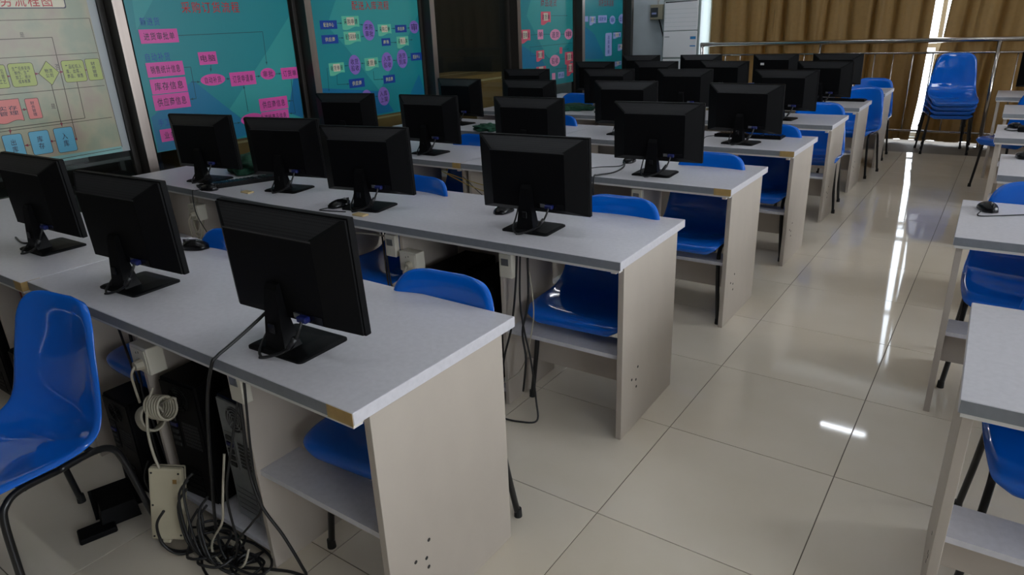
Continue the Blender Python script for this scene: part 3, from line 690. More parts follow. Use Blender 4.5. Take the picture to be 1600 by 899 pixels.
# ------------------------------------------------------------------ monitors
MW, MH, MZ, MT = 0.491, 0.305, 0.068, 0.042
def make_monitor():
    m = empty('monitor')
    tilt = Matrix.Translation((0, 0, MZ)) @ Matrix.Rotation(MT, 4, 'X')
    def tl(o): o.data.transform(tilt); return o
    hw = MW / 2
    tl(MB().box(-hw, 0.0, 0, hw, 0.02, MH, 0.003, 2).build('bezel', 'black', m))
    tl(MB().box(-hw + 0.018, 0.0195, 0.022, hw - 0.018, 0.0208, MH - 0.018).build('screen', 'screen', m))
    # housing: raised pyramid-like back with bevelled sides
    o = [(-hw + 0.004, -0.0005, 0.004), (hw - 0.004, -0.0005, 0.004), (hw - 0.004, -0.0005, MH - 0.004), (-hw + 0.004, -0.0005, MH - 0.004)]
    o2 = [(p[0], -0.006, p[2]) for p in o]
    i_ = [(-0.165, -0.052, 0.032), (0.165, -0.052, 0.032), (0.165, -0.052, MH - 0.052), (-0.165, -0.052, MH - 0.052)]
    tl(MB().loft([o, o2, i_]).build('back_housing', 'black', m))
    # perforated bevel along the top
    a = [Vector(o2[3]), Vector(o2[2]), Vector(i_[2]), Vector(i_[3])]
    c = sum(a, Vector()) / 4
    nrm = (a[1] - a[0]).cross(a[3] - a[0]).normalized()
    if nrm.z < 0: nrm = -nrm
    q = [c + (p - c) * 0.94 + nrm * 0.0006 for p in a]
    tl(MB().poly([tuple(p) for p in q], [(0, 1, 2, 3)]).build('vent_grille', 'vent', m))
    tl(MB().box(-0.165, -0.0535, MH - 0.0545, 0.165, -0.0515, MH - 0.051).build('housing_ridge', 'ridge', m))
    # stand: column and base plate
    b = MB()
    R = lambda z, hx, y0, y1: [(-hx, y0, z), (hx, y0, z), (hx * 0.9, y1, z), (-hx * 0.9, y1, z)]
    b.loft([R(0.010, 0.040, -0.088, -0.028), R(0.03, 0.036, -0.086, -0.034), R(0.09, 0.030, -0.082, -0.045), R(0.175, 0.023, -0.074, -0.05), R(0.19, 0.021, -0.068, -0.05)])
    st = b.build('stand_column', 'black', m)
    MB().box(-0.012, -0.0905, 0.06, 0.012, -0.084, 0.088, 0.002).build('cable_clip', 'blackgloss', st)
    b = MB()
    def rr(x0, y0, x1, y1, r, z):
        pts = []
        for cx, cy, a0 in ((x1 - r, y1 - r, 0), (x0 + r, y1 - r, 90), (x0 + r, y0 + r, 180), (x1 - r, y0 + r, 270)):
            for k in range(5):
                t = math.radians(a0 + k * 22.5); pts.append((cx + r * math.cos(t), cy + r * math.sin(t), z))
        return pts
    b.loft([rr(-0.105, -0.10, 0.105, 0.07, 0.014, 0.0), rr(-0.105, -0.10, 0.105, 0.07, 0.014, 0.006), rr(-0.098, -0.093, 0.098, 0.063, 0.012, 0.010), rr(-0.05, -0.09, 0.05, 0.03, 0.012, 0.014)])
    b.build('base_plate', 'black', m)
    # connectors under the housing and their cables
    pp = MB().box(0.05, -0.054, 0.034, 0.16, -0.05, 0.056)
    port = tl(pp.build('connector_panel', 'blackgloss', m))
    tl(MB().box(0.056, -0.0555, 0.038, 0.078, -0.053, 0.052).build('metal_port', 'port', port))
    v = tl(MB().box(0.082, -0.072, 0.037, 0.116, -0.053, 0.053, 0.003).build('video_plug', 'vga', port)); v['label'] = 'blue video plug'
    v = MB(); v.tube(spline([(0.099, -0.068, 0.112), (0.097, -0.082, 0.085), (0.078, -0.095, 0.045), (0.035, -0.105, 0.018), (0.0, -0.118, 0.006), (-0.02, -0.125, 0.003)]), 0.004, 8)
    v.tube([(0.088, -0.089, 0.066), (0.070, -0.098, 0.038)], 0.008, 8)
    v.build('video_cable', 'cable', m, smooth=True)
    v = MB(); v.tube(spline([(-0.06, -0.030, 0.09), (-0.062, -0.05, 0.05), (-0.055, -0.085, 0.02), (-0.035, -0.112, 0.008), (-0.01, -0.124, 0.004)]), 0.0035, 8)
    v.build('power_cable', 'cable', m, smooth=True)
    return m

MON = {'r1A': (-0.398, -0.226, 2.3), 'r1B': (-1.259, -0.199, 3.5), 'r1C': (-2.039, -0.146, 1.5),
 'r2A': (-0.443, 0.994, 3.3), 'r2B': (-1.333, 0.939, 9.4), 'r2C': (-2.025, 1.019, 10.3), 'r2D': (-2.687, 0.971, 8.9),
 'r3A': (-0.439, 2.176, 3.3), 'r3B': (-1.289, 2.229, 1.0), 'r3C': (-2.047, 2.188, 0.3), 'r3D': (-2.794, 2.151, 11.8),
 'r4A': (-0.331, 3.289, -5.4), 'r4B': (-1.214, 3.372, 0.3), 'r4C': (-2.046, 3.377, -0.7), 'r4D': (-2.771, 3.401, -5.1),
 'r5A': (-0.395, 4.487, -5.0), 'r5B': (-1.237, 4.539, 0.0), 'r5C': (-1.947, 4.526, 3.3), 'r5D': (-2.842, 4.530, 6.4),
 'r6A': (-0.335, 5.534, -10.5), 'r6B': (-1.269, 5.631, -5.5), 'r6C': (-1.990, 5.652, -2.6), 'r6D': (-2.693, 5.634, -3.8),
 'r7A': (-0.471, 6.770, -3.7), 'r7B': (-1.099, 6.789, -5.7), 'r7C': (-1.959, 6.844, 1.0), 'r7D': (-2.712, 6.842, 1.3)}
ROWNAME = ['front row nearest the camera', 'second row from the front', 'third row from the front', 'fourth row from the front', 'fifth row from the front', 'sixth row from the front', 'last row before the curtains']
SEAT = {'A': 'at the aisle end', 'B': 'second from the aisle', 'C': 'third from the aisle', 'D': 'at the poster wall end'}
mon0 = make_monitor()
first = True; MONOBJ = {}
for k, (x, y, a) in MON.items():
    o = mon0 if first else dup(mon0); first = False
    o.location = (x, y, DH); o.rotation_euler = (0, 0, math.radians(a))
    pos = SEAT[k[2]]
    if k == 'r1C': pos = 'leftmost, by the cream flowchart'
    MONOBJ[k] = tag(o, 'black monitor seen from behind, %s, %s' % (ROWNAME[int(k[1]) - 1], pos), 'monitor', 'black monitors on the grey desks')
o = dup(mon0); o.location = (1.325, 6.74, DH); o.rotation_euler = (0, 0, 0)
tag(o, 'black monitor right of the aisle, cut by the right edge of the photo', 'monitor', 'black monitors on the grey desks')
st = MB().box(-0.0075, -0.0535, 0.0, 0.0075, -0.0522, 0.009).build('sticker', 'strip', MONOBJ['r7B']); st['label'] = 'small white sticker'
st.data.transform(Matrix.Translation((-0.12, 0, MZ)) @ Matrix.Rotation(MT, 4, 'X') @ Matrix.Translation((0, 0, 0.2)) @ Matrix.Scale(2.6, 4))
st.data.transform(Matrix.Translation((0, 0.083, 0)))

# ------------------------------------------------------------------ chairs
PROF = [(-0.244, 0.392, 0.165), (-0.251, 0.412, 0.188), (-0.240, 0.434, 0.205), (-0.19, 0.441, 0.216), (-0.10, 0.431, 0.224), (0.0, 0.420, 0.228),
        (0.075, 0.422, 0.229), (0.128, 0.445, 0.227), (0.158, 0.490, 0.222), (0.174, 0.55, 0.216), (0.187, 0.62, 0.208), (0.199, 0.69, 0.197),
        (0.207, 0.74, 0.190), (0.213, 0.78, 0.175), (0.218, 0.805, 0.152), (0.224, 0.820, 0.118), (0.232, 0.826, 0.06)]
CONC = [0.0, 0.0, 0.006, 0.014, 0.024, 0.032, 0.038, 0.042, 0.042, 0.040, 0.037, 0.033, 0.028, 0.02, 0.012, 0.006, 0.0]
def make_chair():
    c = empty('plastic_chair')
    us = [-1.0, -0.985, -0.95, -0.9, -0.8, -0.65, -0.45, -0.22, 0, 0.22, 0.45, 0.65, 0.8, 0.9, 0.95, 0.985, 1.0]
    pr = spline([(p[2], p[0], p[1]) for p in PROF], 3)
    n = len(pr); verts = []; nu = len(us)
    for i, p in enumerate(pr):
        hw, y, z = p
        a = pr[max(0, i - 1)]; b = pr[min(n - 1, i + 1)]
        ty, tz = b.y - a.y, b.z - a.z; L = math.hypot(ty, tz)
        ny, nz = -tz / L, ty / L                    # towards the sitter: up on the seat, forward on the back
        f = i / 3; k = min(int(f), len(CONC) - 2); cc = CONC[k] + (CONC[k + 1] - CONC[k]) * (f - k)
        for u in us:
            e = max(0, (abs(u) - 0.9) / 0.1)
            off = cc * abs(u) ** 2.2 - 0.014 * e * e
            verts.append((u * hw * (1 + 0.01 * e), y + ny * off, z + nz * off))
    faces = [(i * nu + j, i * nu + j + 1, (i + 1) * nu + j + 1, (i + 1) * nu + j) for i in range(n - 1) for j in range(nu - 1)]
    s = MB().poly(verts, faces).build('seat_shell', 'chair', c, smooth=True)
    sd = s.modifiers.new('thickness', 'SOLIDIFY'); sd.thickness = 0.005; sd.offset = 0
    ss = s.modifiers.new('smooth', 'SUBSURF'); ss.levels = 1; ss.render_levels = 1
    R = 0.0105
    for sx in (-1, 1):
        b = MB().tube(spline([(sx * 0.222, -0.185, 0.004), (sx * 0.205, -0.172, 0.2), (sx * 0.196, -0.162, 0.345), (sx * 0.194, -0.145, 0.39), (sx * 0.19, -0.10, 0.408), (sx * 0.19, 0.0, 0.402)], 5), R, 10)
        l = b.build('leg', 'tube', c, smooth=True)
        MB().cyl((sx * 0.222, -0.185, 0), (0, 0, 1), 0.014, 0.03, 12, 0.0125).build('rubber_foot', 'foot', l)
        b = MB().tube(spline([(sx * 0.225, 0.222, 0.004), (sx * 0.21, 0.195, 0.18), (sx * 0.2, 0.172, 0.33), (sx * 0.197, 0.15, 0.383), (sx * 0.192, 0.10, 0.402), (sx * 0.19, 0.0, 0.402)], 5), R, 10)
        l = b.build('leg', 'tube', c, smooth=True)
        MB().cyl((sx * 0.225, 0.222, 0), (0, 0, 1), 0.014, 0.03, 12, 0.0125).build('rubber_foot', 'foot', l)
    for y in (-0.09, 0.10):
        MB().tube([(-0.19, y, 0.404), (0.19, y, 0.404)], 0.009, 8).build('crossbar', 'tube', c, smooth=True)
    return c
chair0 = make_chair()
G1 = 'blue chairs pushed up to the grey desks'
CH = [
 (-1.15, -0.715, 8, 'big blue plastic chair in the left foreground, its back against the front desk edge', None),
 (-0.255, 0.005, 4, 'blue chair behind the front desk, tucked in at its aisle end', G1),
 (-1.95, -0.03, 3, 'blue chair behind the front row, only its top edge showing left of the black mouse', G1),
 (-1.32, -0.04, -2, 'blue chair tucked behind the front desk, mostly hidden by the nearest monitor', G1),
 (-0.225, 1.12, 3, 'blue chair under the second row desk at its aisle end, seat above the shelf', G1),
 (-1.33, 1.07, -3, 'blue chair behind the second row desk, between its two right hand monitors', G1),
 (-0.235, 2.25, 0, 'blue chair tucked under the third row desk at its aisle end', G1),
 (-1.94, 2.31, 0, 'blue chair behind the third row desk, just right of its wall side monitor', G1),
 (-0.225, 3.42, 0, 'blue chair tucked under the fourth row desk with tan tape on its corner', G1),
 (-1.93, 3.40, 0, 'blue chair behind the fourth row desk, in front of the green cloth', G1),
 (-0.20, 4.79, 6, 'blue chair behind the fifth row desk at its aisle end, legs showing', None),
 (-2.70, 5.06, 0, 'blue chair behind the green cloth near the blue poster wall', None),
 (-0.165, 6.28, -6, 'blue chair pulled back into the aisle end gap behind the sixth row', None),
 (-0.195, 7.27, 2, 'blue chair behind the farthest desk, its rounded back against the brown curtain', None),
 (-1.34, 6.44, 0, 'blue chair glimpsed between monitors behind the sixth row', None),
 (-1.32, 4.60, 0, 'blue chair behind the fifth row desk, mostly hidden by monitors', G1),
 (1.375, 0.82, 2, 'blue chair under the nearest desk right of the aisle', 'blue chairs right of the aisle'),
 (1.245, 2.08, 0, 'blue chair under the right hand desk with the black mouse', 'blue chairs right of the aisle'),
 (1.18, 6.13, -35, 'blue chair right of the aisle standing behind the fifth right hand desk', 'blue chairs right of the aisle'),
]
for i, (x, y, a, lab, g) in enumerate(CH):
    o = chair0 if i == 0 else dup(chair0)
    o.location = (x, y, 0); o.rotation_euler = (0, 0, math.radians(a))
    tag(o, lab, 'chair', g or 'blue chairs standing free')
SL = ['bottom blue chair of the stack by the curtain', 'second blue chair from the bottom of the stack by the curtain', 'third blue chair from the bottom of the stack by the curtain', 'topmost blue chair of the stack by the curtain gap']
for k in range(4):
    o = dup(chair0); a = math.radians(13)
    tl_ = 0.072 * k
    o.location = (0.515 + math.sin(a) * 0.004 * k, 7.88 - math.cos(a) * 0.004 * k, 0.05 * k + 0.25 * math.sin(tl_)); o.rotation_euler = (tl_, 0, a)
    tag(o, SL[k], 'chair', 'stacked blue chairs by the curtain')

# ------------------------------------------------------------------ computer towers in the bays
def make_tower(body, grey):
    t = empty('computer_tower')
    w, d_, h = 0.175, 0.40, 0.45
    MB().box(-w / 2, 0.006, 0.008, w / 2, d_, h, 0.004).build('case', body, t)
    MB().box(-w / 2 + 0.006, 0.0, 0.014, w / 2 - 0.006, 0.006, h - 0.008).build('rear_panel', 'pcgrey' if grey else 'black', t)
    f = MB()
    cx, cz = 0.0, h - 0.062
    for r in (0.012, 0.022, 0.032, 0.042):
        f.tube([(cx + r * math.cos(2 * PI * k / 24), -0.003, cz + r * math.sin(2 * PI * k / 24)) for k in range(25)], 0.0016, 5, cap=False)
    for k in range(4):
        a = PI / 4 + k * PI / 2
        f.tube([(cx + 0.01 * math.cos(a), -0.003, cz + 0.01 * math.sin(a)), (cx + 0.044 * math.cos(a), -0.003, cz + 0.044 * math.sin(a))], 0.002, 5)
    g = f.build('fan_grille', 'port' if grey else 'black', t)
    MB().cyl((cx, -0.0006, cz), (0, 1, 0), 0.044, 0.0004, 28).build('fan_opening', 'hole', g)
    io = MB().box(-0.07, -0.002, h - 0.25, -0.028, 0.001, h - 0.12)
    io = io.build('connector_panel', 'port' if grey else 'black', t)
    b = MB()
    for k in range(5): b.box(-0.064, -0.006, h - 0.242 + k * 0.024, -0.036, -0.002, h - 0.228 + k * 0.024)
    b.build('port', 'hole', io)
    MB().box(-0.066, -0.0065, h - 0.168, -0.034, -0.002, h - 0.156).build('video_port', 'vga', io)
    v = MB()
    for i in range(9):
        for j in range(7): v.box(-0.012 + i * 0.009, -0.0012, h - 0.235 + j * 0.0135, -0.006 + i * 0.009, 0.0005, h - 0.226 + j * 0.0135)
    v.build('vent_slots', 'hole', t)
    sl = None
    for k in range(5):
        s = MB().box(-0.068, -0.002, 0.03 + k * 0.02, 0.03, 0.001, 0.046 + k * 0.02).build('slot_cover', 'port' if grey else 'black', t)
    b = MB()
    for sx in (-1, 1):
        for y in (0.05, d_ - 0.05): b.box(sx * 0.06 - 0.012, y - 0.012, 0, sx * 0.06 + 0.012, y + 0.012, 0.009)
    b.build('rubber_feet', 'foot', t)
    return t
SH = 0.072
tb = make_tower('black', False); tg = make_tower('blackgloss', True)
def put_tower(proto, row, dx, dy, rz, label, z=SH, first=False):
    o = proto if first else dup(proto)
    x, y = T(row, dx, dy); o.location = (x, y, z); o.rotation_euler = (0, 0, row[2] + rz)
    tag(o, label, 'computer', 'computer towers under the desks'); return o
r1, r2_row = ROWS[0], ROWS[1]
put_tower(tb, r1, -0.935, 0.075, 0.10, 'black computer tower under the front desk, beside the coiled grey cord', first=True)
put_tower(tg, r1, -0.672, 0.10, 0.0, 'computer tower with grey rear panel and round fan grille under the front desk', first=True)
put_tower(tb, r2_row, -0.93, 0.03, 0.0, 'black computer tower under the second row desk, behind the blue chair top')
put_tower(tb, r2_row, -0.69, 0.035, 0.0, 'black computer tower under the second row desk, beside the small switch box')
put_tower(tb, LEFT[0], -0.93, 0.03, 0.0, 'black computer tower under the left front desk in deep shade')
put_tower(tb, LEFT[0], -0.70, 0.035, 0.0, 'black computer tower under the left front desk, nearest the yellow and red wires')
for row, dx, dy, lab in ((ROWS[0], -1.31, 0.03, 'low black tower added to darken the knee space behind the foreground chair legs'),  # added black towers stand in for the shade in the knee spaces
                         (LEFT[0], -0.17, 0.02, 'low black tower added to darken the space under the left front desk, right one'),
                         (LEFT[0], -0.365, 0.02, 'low black tower added to darken the space under the left front desk, left one')):
    o = put_tower(tb, row, dx, dy, 0.0, lab, z=0.0); o.scale = (1, 1, 0.82)
put_tower(tb, ROWS[2], -0.70, 0.035, 0.0, 'black computer tower under the third row desk bay')

# ------------------------------------------------------------------ keyboards, mice and other things on the desks
def make_keyboard():
    k = empty('keyboard')
    MB().loft([[(-0.22, -0.075, 0.0), (0.22, -0.075, 0), (0.22, 0.075, 0), (-0.22, 0.075, 0)],
               [(-0.22, -0.075, 0.022), (0.22, -0.075, 0.022), (0.22, 0.075, 0.010), (-0.22, 0.075, 0.010)]]).build('keyboard_body', 'black', k)
    b = MB()
    for r in range(5):
        y = -0.058 + r * 0.024
        zt = 0.022 - (y + 0.075) / 0.15 * 0.012
        for c in range(20):
            x = -0.208 + c * 0.0212
            if c in (14,): continue
            b.box(x, y - 0.008, zt - 0.002, x + 0.0165, y + 0.0085, zt + 0.005)
    o = b.build('keys', 'blackgloss', k)
    return k
kb0 = make_keyboard(); kfirst = True; KEYB = []
for (x, y, a, lab) in [(-2.435, 0.985, 68, 'black keyboard turned sideways on the second row desk between two monitors'),
                       (-0.36, 3.545, 2, 'black keyboard lying behind the aisle end monitor of the fourth row'),
                       (-0.245, 5.90, 0, 'black keyboard on the sixth row desk beside the pulled back chair')]:
    o = kb0 if kfirst else dup(kb0); kfirst = False
    o.location = (x, y, DH); o.rotation_euler = (0, 0, math.radians(a)); tag(o, lab, 'keyboard', 'black keyboards'); KEYB.append(o)

def make_mouse():
    m = empty('mouse')
    rings = []
    for i in range(9):
        t = i / 8; y = -0.056 + 0.112 * t
        w = 0.031 * (1 - abs(2 * t - 1) ** 3.2) ** 0.5 * (0.94 + 0.1 * t) + 0.002
        h = 0.008 + 0.029 * math.sin(PI * (0.14 + 0.80 * t)) ** 0.9
        rings.append([(w * math.cos(a), y, max(0, 0.003 + (h - 0.003) * (max(0, math.sin(a)) ** 0.75))) if math.sin(a) > 0 else (w * math.cos(a), y, 0.001) for a in [2 * PI * k / 20 for k in range(20)]])
    MB().loft(rings).build('mouse_shell', 'blackgloss', m, smooth=True)
    MB().cyl((-0.003, -0.030, 0.031), (1, 0, 0), 0.009, 0.006, 14).build('scroll_wheel', 'port', m)
    MB().box(-0.0006, -0.052, 0.018, 0.0006, -0.01, 0.0375).build('button_seam', 'hole', m)
    return m
mo0 = make_mouse(); mfirst = True; MOUSE = []
for (x, y, a, lab) in [(-1.475, 0.125, -65, 'black mouse on the front desk behind the second monitor'),
                       (-1.47, 0.86, 160, 'black mouse at the left foot of the monitor with a tan block beside it'),
                       (-0.70, 1.13, 175, 'black mouse behind the foot of the second row aisle end monitor'),
                       (-0.705, 2.40, 185, 'black mouse with cord left of the third row aisle end monitor'),
                       (1.055, 2.05, 20, 'black mouse on the corner of the right hand desk, cord curving right'),
                       (1.115, 4.50, 30, 'black mouse on the fourth desk right of the aisle'),
                       (1.165, 3.33, 10, 'black mouse on the third desk right of the aisle at the frame edge'),
                       (-2.43, 0.79, 100, 'black mouse at the end of the sideways keyboard')]:
    o = mo0 if mfirst else dup(mo0); mfirst = False
    o.location = (x, y, DH); o.rotation_euler = (0, 0, math.radians(a)); tag(o, lab, 'mouse', 'black mice'); MOUSE.append(o)
Z = DH + 0.003
def top_cable(name, pts, owner, r=0.0025, m='cable'):
    # a cord moves with the thing it is plugged into: child of that thing, laid out in world coordinates
    o = cable(name, pts, r, m)
    bpy.context.view_layer.update()
    o.data.transform(owner.matrix_world.inverted()); o.parent = owner
    return o
top_cable('mouse_cord', [(1.035, 1.99, Z + 0.006), (1.03, 1.93, Z), (1.10, 1.965, Z), (1.20, 2.03, Z), (1.28, 2.02, Z), (1.38, 1.93, Z), (1.5, 1.9, Z)], MOUSE[4])
top_cable('mouse_cord', [(-0.705, 2.335, Z + 0.006), (-0.70, 2.26, Z), (-0.80, 2.18, Z), (-0.83, 2.08, Z), (-0.80, 1.995, Z), (-0.795, 1.964, 0.748), (-0.795, 1.955, 0.66), (-0.80, 2.02, 0.5)], MOUSE[3])
top_cable('signal_cord', [(-0.70, 2.33, Z + 0.003), (-0.66, 2.22, Z), (-0.65, 2.08, Z), (-0.69, 1.985, Z + 0.002), (-0.70, 1.957, 0.745), (-0.70, 1.955, 0.62), (-0.71, 2.04, 0.42), (-0.70, 2.12, 0.3)], MONOBJ['r3A'], r=0.0045)
top_cable('mouse_cord', [(-1.48, 0.80, Z + 0.004), (-1.50, 0.765, Z), (-1.44, 0.775, Z), (-1.36, 0.80, Z)], MOUSE[1])
top_cable('keyboard_cord', [(-2.46, 0.77, Z), (-2.48, 0.735, Z + 0.001), (-2.485, 0.722, 0.745), (-2.485, 0.72, 0.62), (-2.5, 0.79, 0.45)], KEYB[0])
top_cable('keyboard_cord', [(-0.55, 3.55, Z), (-0.62, 3.44, Z), (-0.60, 3.30, Z), (-0.62, 3.18, Z), (-0.66, 3.10, Z), (-0.665, 3.078, 0.745), (-0.665, 3.075, 0.6)], KEYB[1])
top_cable('mouse_cord', [(1.085, 4.46, Z + 0.004), (1.06, 4.40, Z), (1.10, 4.345, Z), (1.15, 4.37, Z + 0.004)], MOUSE[5], r=0.0035)
ch = MB().box(1.13, 4.30, DH, 1.27, 4.40, DH + 0.035, 0.008, 2).build('power_brick', 'black'); tag(ch, 'black charger brick on the fourth desk right of the aisle', 'charger')
top_cable('signal_cord', [(-2.35, -0.18, Z + 0.001), (-2.22, -0.20, Z), (-2.13, -0.17, Z + 0.02), (-2.08, -0.19, 0.84)], MONOBJ['r1C'], r=0.004)

# power cable of the nearest monitor, draped over the front edge
top_cable('power_cord', [(-0.475, -0.245, 0.845), (-0.485, -0.275, 0.825), (-0.495, -0.33, 0.795), (-0.502, -0.38, 0.772), (-0.508, -0.41, 0.757), (-0.513, -0.428, 0.735), (-0.57, -0.432, 0.6), (-0.64, -0.43, 0.35), (-0.69, -0.43, 0.1), (-0.66, -0.42, 0.012), (-0.60, -0.36, 0.008)], MONOBJ['r1A'], r=0.0048)

def cloth_heap(name, loc, sx, sy, h, label, seed):
    rnd = random.Random(seed); b = bmesh.new()
    bmesh.ops.create_icosphere(b, subdivisions=4, radius=1.0)
    from mathutils import noise
    for v in b.verts:
        p = v.co.copy()
        n = noise.noise(p * 2.2 + Vector((seed, 0, 0))) * 0.45 + abs(noise.noise(p * 5 + Vector((0, seed, 0)))) * 0.25
        q = p * (1 + n)
        v.co = Vector((q.x * sx, q.y * sy, max(0, (q.z * 0.6 + 0.35) * h)))
    m = MB(); m.merge(b); o = m.build(name, 'green', smooth=True); o.location = loc
    return tag(o, label, 'cloth')
cloth_heap('crumpled_cloth', (-2.30, 4.55, DH), 0.17, 0.10, 0.06, 'crumpled dark green cloth lying on the fifth row desk before a blue chair', 3)
cloth_heap('crumpled_cloth', (-2.30, 3.12 + 0.02, DH), 0.11, 0.07, 0.055, 'dark green cloth heap left of the third monitor of the fourth row', 8)
cloth_heap('crumpled_cloth', (-2.66, 1.22, DH), 0.15, 0.11, 0.10, 'dark green cloth bag behind the sideways keyboard on the second row', 5)
cloth_heap('dark_bag', (-2.36, 4.47 - 0.02, DH), 0.05, 0.05, 0.05, 'small dark crumpled bag beside the green cloth', 12)

# ------------------------------------------------------------------ things on the floor under the front desk
ab = empty('adapter_box', (-0.905, -0.455, 0.17))
tag(ab, 'beige adapter box leaning upright on the floor under the front desk', 'adapter box')
ab.rotation_euler = (-0.15, 0.10, 0.62)
MB().box(-0.045, -0.018, -0.13, 0.058, 0.018, 0.115, 0.006, 2).build('box_shell', 'beige', ab)
MB().box(-0.046, -0.001, -0.131, 0.059, 0.001, 0.116, 0.0005).build('shell_seam', 'hole', ab)
for x, z in ((-0.035, 0.10), (0.048, 0.10), (-0.035, -0.01), (0.048, 0.02), (-0.035, -0.118), (0.048, -0.112)):
    MB().cyl((x, -0.0175, z), (0, -1, 0), 0.0035, 0.0012, 10).build('screw', 'hole', ab)
MB().box(0.030, -0.0192, 0.066, 0.042, -0.0178, 0.080).build('brown_label', 'card', ab)
MB().box(-0.012, -0.016, -0.143, 0.014, 0.0, -0.128, 0.003).build('hanging_tab', 'beige', ab)
b = MB()
def coil(c, ax, r, pitch, turns):
    c = Vector(c); ax = Vector(ax).normalized(); u = ax.orthogonal().normalized(); w = ax.cross(u)
    return [c + ax * (pitch * k / 14) + (u * math.cos(2 * PI * k / 14) + w * math.sin(2 * PI * k / 14)) * r * (1 + 0.12 * math.sin(k * 0.9)) for k in range(int(turns * 14) + 1)]
c1 = coil((-0.975, -0.395, 0.455), (0.75, 0.1, 0.12), 0.033, 0.013, 6)
c2 = coil((-1.02, -0.40, 0.40), (0.8, -0.1, 0.35), 0.036, 0.011, 6)
b.tube(spline(c1 + c2, 2), 0.0042, 7)
b.tube(spline([(-0.965, -0.385, 0.52), (-0.955, -0.42, 0.47), (-0.945, -0.44, 0.40), (-0.925, -0.45, 0.335), (-0.905, -0.452, 0.285)]), 0.0045, 7)
tag(b.build('coiled_cord', 'greycable', smooth=True), 'bundled grey beige cord hanging above the beige adapter box', 'cable')
ls = empty('loose_monitor_stand', (-1.27, -0.47, 0.0))
tag(ls, 'black loose monitor stand lying on the floor beside the foreground chair', 'monitor stand')
ls.rotation_euler = (0, 0, -0.30)
def rrect(x0, y0, x1, y1, z): return [(x0, y0, z), (x1, y0, z), (x1, y1, z), (x0, y1, z)]
p = MB().loft([rrect(-0.15, -0.07, 0.04, 0.09, 0.0), rrect(-0.15, -0.07, 0.04, 0.09, 0.008), rrect(-0.14, -0.06, 0.03, 0.08, 0.014)]).build('base_plate', 'black', ls)
MB().loft([rrect(0.04, -0.06, 0.115, 0.06, 0.004), rrect(0.045, -0.05, 0.11, 0.05, 0.07)]).build('stand_column', 'black', ls)
p = MB().box(0.08, -0.13, 0.0, 0.155, -0.02, 0.02, 0.004).build('mounting_plate', 'black', ls)

